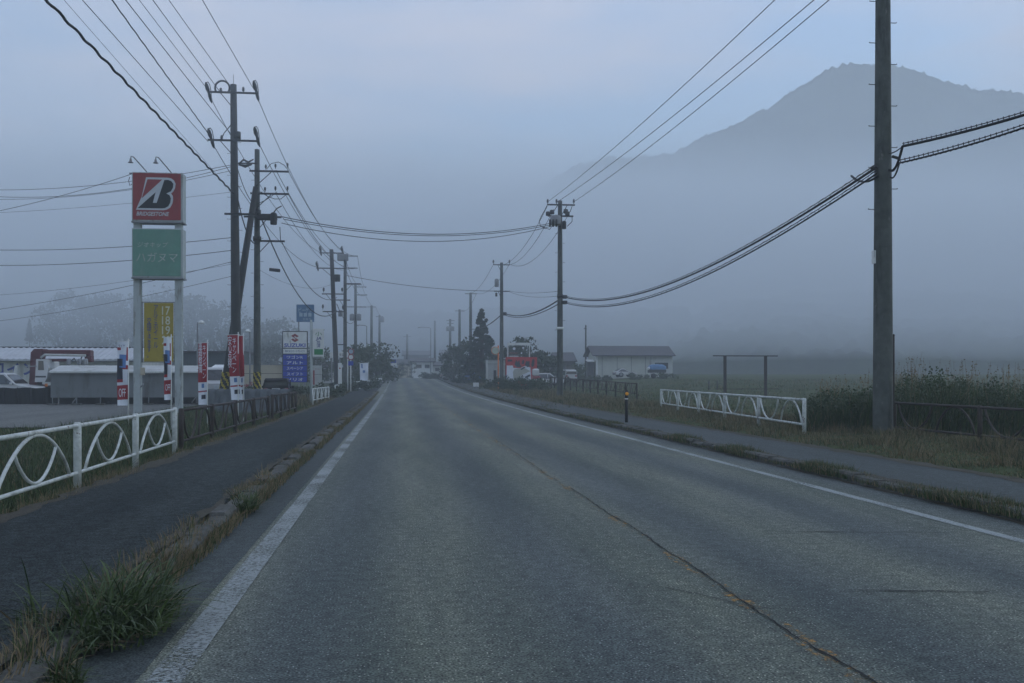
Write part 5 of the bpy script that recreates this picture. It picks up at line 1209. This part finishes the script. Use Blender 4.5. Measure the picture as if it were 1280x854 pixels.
# dark house
bb = G(712, 130); t = thing('dark_house', 'dark low house with a flat topped roof left of the barn', 'house', bb); X = lambda p: (p-712)*130/1244; Z = lambda p: P(0, p, 130).z-bb.z
dh = mat('dark_wall', (.06, .065, .065), .85, .1, 1)
MB().box(X(695), X(719.5), 0, 5, -.4, Z(452)).build('wall', dh, t); MB().extr([(-.5, Z(452.5)), (-.5, Z(451.5)), (2.5, Z(440)), (5.5, Z(451.5)), (5.5, Z(452.5))], X(693), X(721)).build('roof', roofdark, t)
MB().box(X(708), X(716), -.03, 0, Z(464), Z(456)).build('window', glass, t)
# low hedge / shrubs in front of the barn as individual shrubs
for (px, d, w, h, l) in ((756, 120, 1.6, .7, 'low shrub at the left foot of the barn wall'), (800, 117, 2.4, .8, 'low shrub left of the blue tarpaulin load'), (833, 117, 2.6, .7, 'low shrub right of the blue tarpaulin load'), (738, 118, 2., .8, 'low shrub below the lone thin pole')):
    b = G(px, d); t = thing('field_shrub', l, 'shrub', b, 0, 'shrubs in front of the barn'); V, n = leafcloud([(random.uniform(-w/2, w/2), random.uniform(-.4, .4), random.uniform(.1, h*.8), .35, .25) for _ in range(16)], 50, .09, 1); V[:, 2] = np.maximum(V[:, 2], 0); crown_mesh('foliage', V, n, leafB, t); MB().tube([(0, 0, -.1), (0, 0, h*.5)], .05, 6).build('stem', bark, t)
# red hoarding with printed vehicle, sign gantry
dH = 98; bb = G(651, dH); t = thing('red_hoarding', 'red printed hoarding with a white truck shape and dark figures', 'hoarding', bb); X = lambda p: (p-651)*dH/1244; Z = lambda p: P(0, p, dH).z-bb.z
bd = MB().box(X(632), X(671.5), 0, .12, -.1, Z(446.5)).build('board', mat('hoarding_red', (.46, .03, .03), .6, .2, 1.5), t)
MB().plate([(X(632.3), Z(477)), (X(632.3), Z(468.5)), (X(636), Z(468.5)), (X(636), Z(477))], -.03, .02).build('blue_patch', blue, bd)
MB().plate([(X(633), Z(477)), (X(633.2), Z(457)), (X(641), Z(457)), (X(641.5), Z(460)), (X(650), Z(460.5)), (X(656), Z(457.5)), (X(663), Z(459.5)), (X(664), Z(477))], -.055, .02).build('white_print', bannerwhite, bd)
MB().plate([(X(642), Z(476)), (X(641), Z(465)), (X(643), Z(461.5)), (X(655), Z(460)), (X(663), Z(464)), (X(652), Z(469)), (X(646), Z(474))], -.08, .02).build('truck_print', mat('print_beige', (.38, .38, .33), .8, .1, 2), bd)
for (pts) in ([(643, 456), (645, 450), (647, 453), (649, 449.5), (650, 456), (652, 459), (646, 459)], [(652, 455), (653, 450), (655, 450.5), (655, 455)], [(656, 456), (658, 451), (660, 452), (662, 451), (662, 458), (659, 459)], [(664, 457), (665.5, 449), (668, 449), (668, 456), (666, 459)], [(634, 452), (634.5, 449.5), (640, 449.5), (640, 452)], [(645, 477), (647, 472.5), (652, 472), (654, 477)], [(656, 471), (662, 468), (663, 470), (657, 473)], [(650, 461.5), (655, 458.5), (657, 459.2), (652, 462.5)]):
    MB().plate([(X(a), Z(c)) for a, c in pts], -.10, .02).build('dark_print', mat('print_dark', (.035, .04, .05), .8, .1, 2), bd)
for px in (634, 669): MB().box(X(px)-.05, X(px)+.05, .13, .25, -.3, Z(447)).build('prop_post', steel, t)
bb = G(651, dH+.9); t = thing('sign_gantry', 'thin white framed gantry with a white header bar above the red hoarding', 'sign frame', bb); X = lambda p: (p-651)*(dH+.9)/1244; Z = lambda p: P(0, p, dH+.9).z-bb.z
for px in (634.7, 662): MB().box(X(px)-.05, X(px)+.05, -.05, .05, -.3, Z(428.6)).build('post', white, t)
MB().box(X(634.4), X(662.3), -.09, .09, Z(431.8), Z(428.6)).build('header_bar', white, t)
mesh_m = mat('gantry_grey', (.10, .11, .11), .7, .15, 2)
for py in (433.5, 436.5, 439.8, 443, 446): MB().box(X(635.4), X(661.4), -.02, .02, Z(py+.35), Z(py)).build('cross_rail', mesh_m, t)
for px, py, r in ((642.5, 436, .14), (654, 435, .10), (651.8, 441.5, .08)): MB().plate([(X(px)+x, Z(py)+z) for x, z in disc(r, 14)], -.06, .02).build('pale_disc', bannerwhite, t)
MB().box(X(637), X(648), -.04, -.022, Z(446.2), Z(444.8)).build('slat', pale, t); MB().box(X(636), X(647), -.04, -.022, Z(442), Z(441)).build('slat', mat('dull_red', (.2, .05, .05), .7, .1, 2), t)
# red and white drum vehicle beside hoarding
bb = G(669.5, 97); t = thing('small_trailer', 'small white box trailer with a red lower half at the right end of the hoarding', 'trailer', bb); X = lambda p: (p-669.5)*97/1244; Z = lambda p: P(0, p, 97).z-bb.z
MB().box(X(664.5), X(672.5), -.9, -.2, Z(470.2), Z(461), 0, .12).build('upper_box', carwhite, t); MB().box(X(664.2), X(674), -.92, -.2, Z(474), Z(470.2), 0, .05).build('lower_box', red, t); MB().box(X(665), X(673), -.94, -.3, Z(475.6), Z(474)).build('skirt', white, t)
for px in (666, 672): MB().tube([(X(px), -.9, .18), (X(px), -.7, .18)], .2, 12).build('wheel', black, t)
# pale shed, convex mirror, orange pole
bb = G(616, 104); t = thing('pale_shed', 'small pale ribbed shed behind the orange pole', 'shed', bb); X = lambda p: (p-616)*104/1244; Z = lambda p: P(0, p, 104).z-bb.z
MB().box(X(609.5), X(631), 0, 2.2, -.2, Z(450.8)).build('wall', pale, t); MB().box(X(609), X(631.5), -.15, 2.4, Z(450.6), Z(449.8)).build('roof', steel, t); MB().box(X(609.6), X(622), -.02, 0, Z(455.2), Z(454.8)).build('seam', dark, t)
for i in range(9): MB().box(X(610.5+i*1.4), X(610.8+i*1.4), -.03, 0, 0, Z(455.3)).build('rib', steel, t)
MB().box(X(617), X(620.5), -.05, -.0, 0, Z(463)).build('door', dark, t)
bb = G(622.8, 88); t = thing('mirror_post', 'orange post carrying a round convex traffic mirror', 'traffic mirror', bb); X = lambda p: (p-622.8)*88/1244; Z = lambda p: P(0, p, 88).z-bb.z
MB().tube([(0, 0, -.1), (0, 0, Z(432)), ], .06, 10).build('post', orange, t)
mm_ = MB().plate([(X(619)+x, Z(438.5)+z) for x, z in disc(.36, 22)], -.12, .06).build('mirror_housing', orange, t); MB().plate([(X(619)+x, Z(438.5)+z) for x, z in disc(.32, 22)], -.128, .01).build('mirror_face', mat('mirror_face', (.25, .28, .28), .15, .1, 2, metal=.8), mm_)
# white utility box
bb = G(595, 100); bb.x -= 0; t = thing('utility_box', 'small white ribbed box standing on the right verge', 'box', bb); 
for i in range(3): MB().box(-.28+i*.19, -.1+i*.19, -.1, .1, 0, .55, 0, .02).build('panel', white, t)
MB().box(-.3, .3, .1, .14, -.05, .5).build('back_plate', steel, t)
# far houses at the crest
def house(label, px0, px1, top, eave, d, wallm, roofm_, group=None, win=(), name='distant_house', depth=6):
    c = (px0+px1)/2; b = G(c, d); t = thing(name, label, 'house', b, 0, group); X = lambda p: (p-c)*d/1244; Z = lambda p: P(0, p, d).z-b.z
    MB().box(X(px0), X(px1), 0, depth, -.5, Z(eave)).build('wall', wallm, t)
    MB().extr([(-.6, Z(eave)-.15), (-.6, Z(eave)+.05), (depth/2, Z(top)), (depth+.6, Z(eave)+.05), (depth+.6, Z(eave)-.15)], X(px0)-.5, X(px1)+.5).build('roof', roofm_, t)
    for (a, b_, y0_, y1_) in win:
        w = MB().box(X(a), X(b_), -.06, 0, Z(y1_), Z(y0_)).build('window', glass, t); MB().box(X(a), X(b_), -.1, -.05, Z(y1_)-.12, Z(y1_)).build('sill', pale, w)
    return t
HG = 'houses in the fog beyond the road crest'
house('pale house closing the view at the end of the road', 516, 541, 447, 452, 185, white, roofdark, HG, ((520, 527, 456, 460), (531, 537, 456, 460)))
house('dim house with grey roof right of the pale end house', 541, 553, 452, 457, 190, pale, roofdark, HG, ((544, 549, 460, 464),))
house('dim grey house with a pitched roof left of the dark trees', 553, 566, 437, 451, 195, pale, steel, HG, ((557, 562, 455, 460),))
house('faint wide house behind the pale end house', 505, 536, 438, 444, 240, grey, roofdark, HG)
house('low brownish house left of the pale end house', 497, 514, 449, 455, 210, beige, roofdark, HG, ((501, 505, 459, 463),))
house('grey house hidden behind the left pole row', 398, 414, 452, 459, 125, pale, roofdark, HG, ((402, 407, 462, 467),))
# clipped hedges by the crest
for (px, d, w, h, l) in ((534, 158, 2.4, 1.15, 'dark square hedge at the right end of the crest'), (544, 154, 3.2, .95, 'lower dark hedge right of the square hedge'), (555, 150, 3.0, .9, 'dark hedge below the pitched roof house'), (492, 165, 3.0, 1.8, 'tall dark shrubbery left of the road crest'), (509, 170, 3, 3.0, 'dark shrubbery under the low brownish house'), (575, 138, 4, 1.4, 'dark hedge in front of the bushy trees'), (440, 80, 3.2, 1.0, 'low dark hedge under the round traffic signs'), (458, 92, 2., .9, 'low dark hedge at the foot of the white banner'), (376, 66, 1.6, .8, 'weedy bush at the foot of the dealer sign'), (411, 62, 1.8, 1.1, 'weedy bush at the foot of the third left pole'),
        (640, 84, 5.2, 1.25, 'broad weedy bush on the right verge below the hoarding'), (660, 80, 3.4, 1.0, 'weedy bush right of the broad one on the right verge'), (628, 90, 3., .9, 'small weedy bush left of the broad one on the right verge')):
    b = G(px, d); t = thing('hedge', l, 'hedge', b, 0, 'hedges and bushes by the roadside'); k = int(14+w*6)
    V, n = leafcloud([(random.uniform(-w/2, w/2), random.uniform(-.5, .5), random.uniform(.1, h-.2), .3, .25) for _ in range(k)], 60, .075, 1); V[:, 2] = np.maximum(V[:, 2], 0)
    crown_mesh('foliage', V, n, leafB if 'weedy' in l else leafA, t)
    MB().tube([(0, 0, -.1), (0, 0, h*.5)], .06, 6).build('stem', bark, t)

# ------------------------------------------------------------------ air
def vol(name, a, b, dens, col, label, an=0.):
    m = bpy.data.materials.new(name); m.use_nodes = True; nt = m.node_tree; nt.nodes.clear()
    o = nt.nodes.new('ShaderNodeOutputMaterial'); p = nt.nodes.new('ShaderNodeVolumePrincipled'); nt.links.new(p.outputs[0], o.inputs['Volume'])
    p.inputs['Color'].default_value = (*col, 1); p.inputs['Density'].default_value = dens; p.inputs['Anisotropy'].default_value = an
    ob = MB().box(a[0], b[0], a[1], b[1], a[2], b[2]).build(name, m); return kind(ob, 'stuff', label)

FOGC = (.85, .93, .99)
vol('haze', (-1050, -250, -1.6), (1350, 1600, 335), .00027, FOGC, 'thin blue morning haze filling the whole valley')
vol('ground_mist', (-560, -90, -1.4), (470, 600, 47), .0018, FOGC, 'thin ground mist between the fields and the lifted fog')
fb = vol('fog_bank', (-565, -95, 9), (475, 605, 48), .0086, FOGC, 'lifted morning fog bank drawn across the foot of the mountain')
# the bank thickens away from the viewer: rebuild it as a closed wedge with a rising top
prf = [(-95, 12), (70, 11), (220, 6), (420, -1.2), (605, -1.2), (605, 96), (460, 92), (300, 66), (170, 45), (-95, 43)]
fm = MB().extr(prf, -565, 475); me_ = bpy.data.meshes.new('fog_bank'); me_.from_pydata(fm.v, [], fm.f); me_.materials.append(fb.data.materials[0])
import bmesh as _b
_m = _b.new(); _m.from_mesh(me_); _b.ops.recalc_face_normals(_m, faces=_m.faces); _m.to_mesh(me_); _m.free(); fb.data = me_

# ------------------------------------------------------------------ light
EL, ROT = 8, 80
wd = bpy.data.worlds.new('World'); S.world = wd; wd.use_nodes = True; nt = wd.node_tree; N = nt.nodes.new; L = nt.links.new
bg = nt.nodes['Background']; sk = N('ShaderNodeTexSky'); sk.sky_type = 'NISHITA'; sk.sun_disc = False; sk.sun_elevation = math.radians(EL); sk.sun_rotation = math.radians(ROT)
mx = N('ShaderNodeMix'); mx.data_type = 'RGBA'; mx.blend_type = 'MULTIPLY'; mx.inputs[0].default_value = 1; mx.inputs[7].default_value = (.625, .945, 1.36, 1)
L(sk.outputs[0], mx.inputs[6])
# thin high cloud
tc = N('ShaderNodeTexCoord'); mp = N('ShaderNodeMapping'); mp.inputs['Scale'].default_value = (1.2, 1.2, 4.5); mp.inputs['Location'].default_value = (5.3, 1.1, 1.9); L(tc.outputs['Generated'], mp.inputs[0])
cn = N('ShaderNodeTexNoise'); cn.inputs['Scale'].default_value = 1.7; cn.inputs['Detail'].default_value = 7; cn.inputs['Roughness'].default_value = .55; L(mp.outputs[0], cn.inputs['Vector'])
cr = N('ShaderNodeValToRGB'); cr.color_ramp.elements[0].position = .42; cr.color_ramp.elements[0].color = (.30, .30, .30, 1); cr.color_ramp.elements[1].position = .62; cr.color_ramp.elements[1].color = (.85, .85, .85, 1); L(cn.outputs['Fac'], cr.inputs[0])
m2 = N('ShaderNodeMix'); m2.data_type = 'RGBA'; m2.inputs[7].default_value = (2.9, 2.8, 3.15, 1); L(cr.outputs[0], m2.inputs[0]); L(mx.outputs[2], m2.inputs[6])
L(m2.outputs[2], bg.inputs[0]); bg.inputs[1].default_value = .1
l = bpy.data.lights.new('sun', 'SUN'); l.energy = .5; l.angle = math.radians(20); l.color = (.88, .97, 1); lo = bpy.data.objects.new('sun', l); COL.objects.link(lo)
az = math.radians(ROT); el = math.radians(EL+8)
sd = Vector((math.sin(az)*math.cos(el), math.cos(az)*math.cos(el), math.sin(el))); lo.rotation_euler = sd.to_track_quat('Z', 'Y').to_euler(); lo.location = (0, 0, 200)
S.view_settings.view_transform = 'Standard'; S.view_settings.look = 'None'; S.view_settings.gamma = 1; S.view_settings.exposure = 1.93
S.cycles.volume_bounces = 1; S.cycles.max_bounces = 5; S.cycles.diffuse_bounces = 3; S.cycles.transparent_max_bounces = 8; S.cycles.use_adaptive_sampling = True
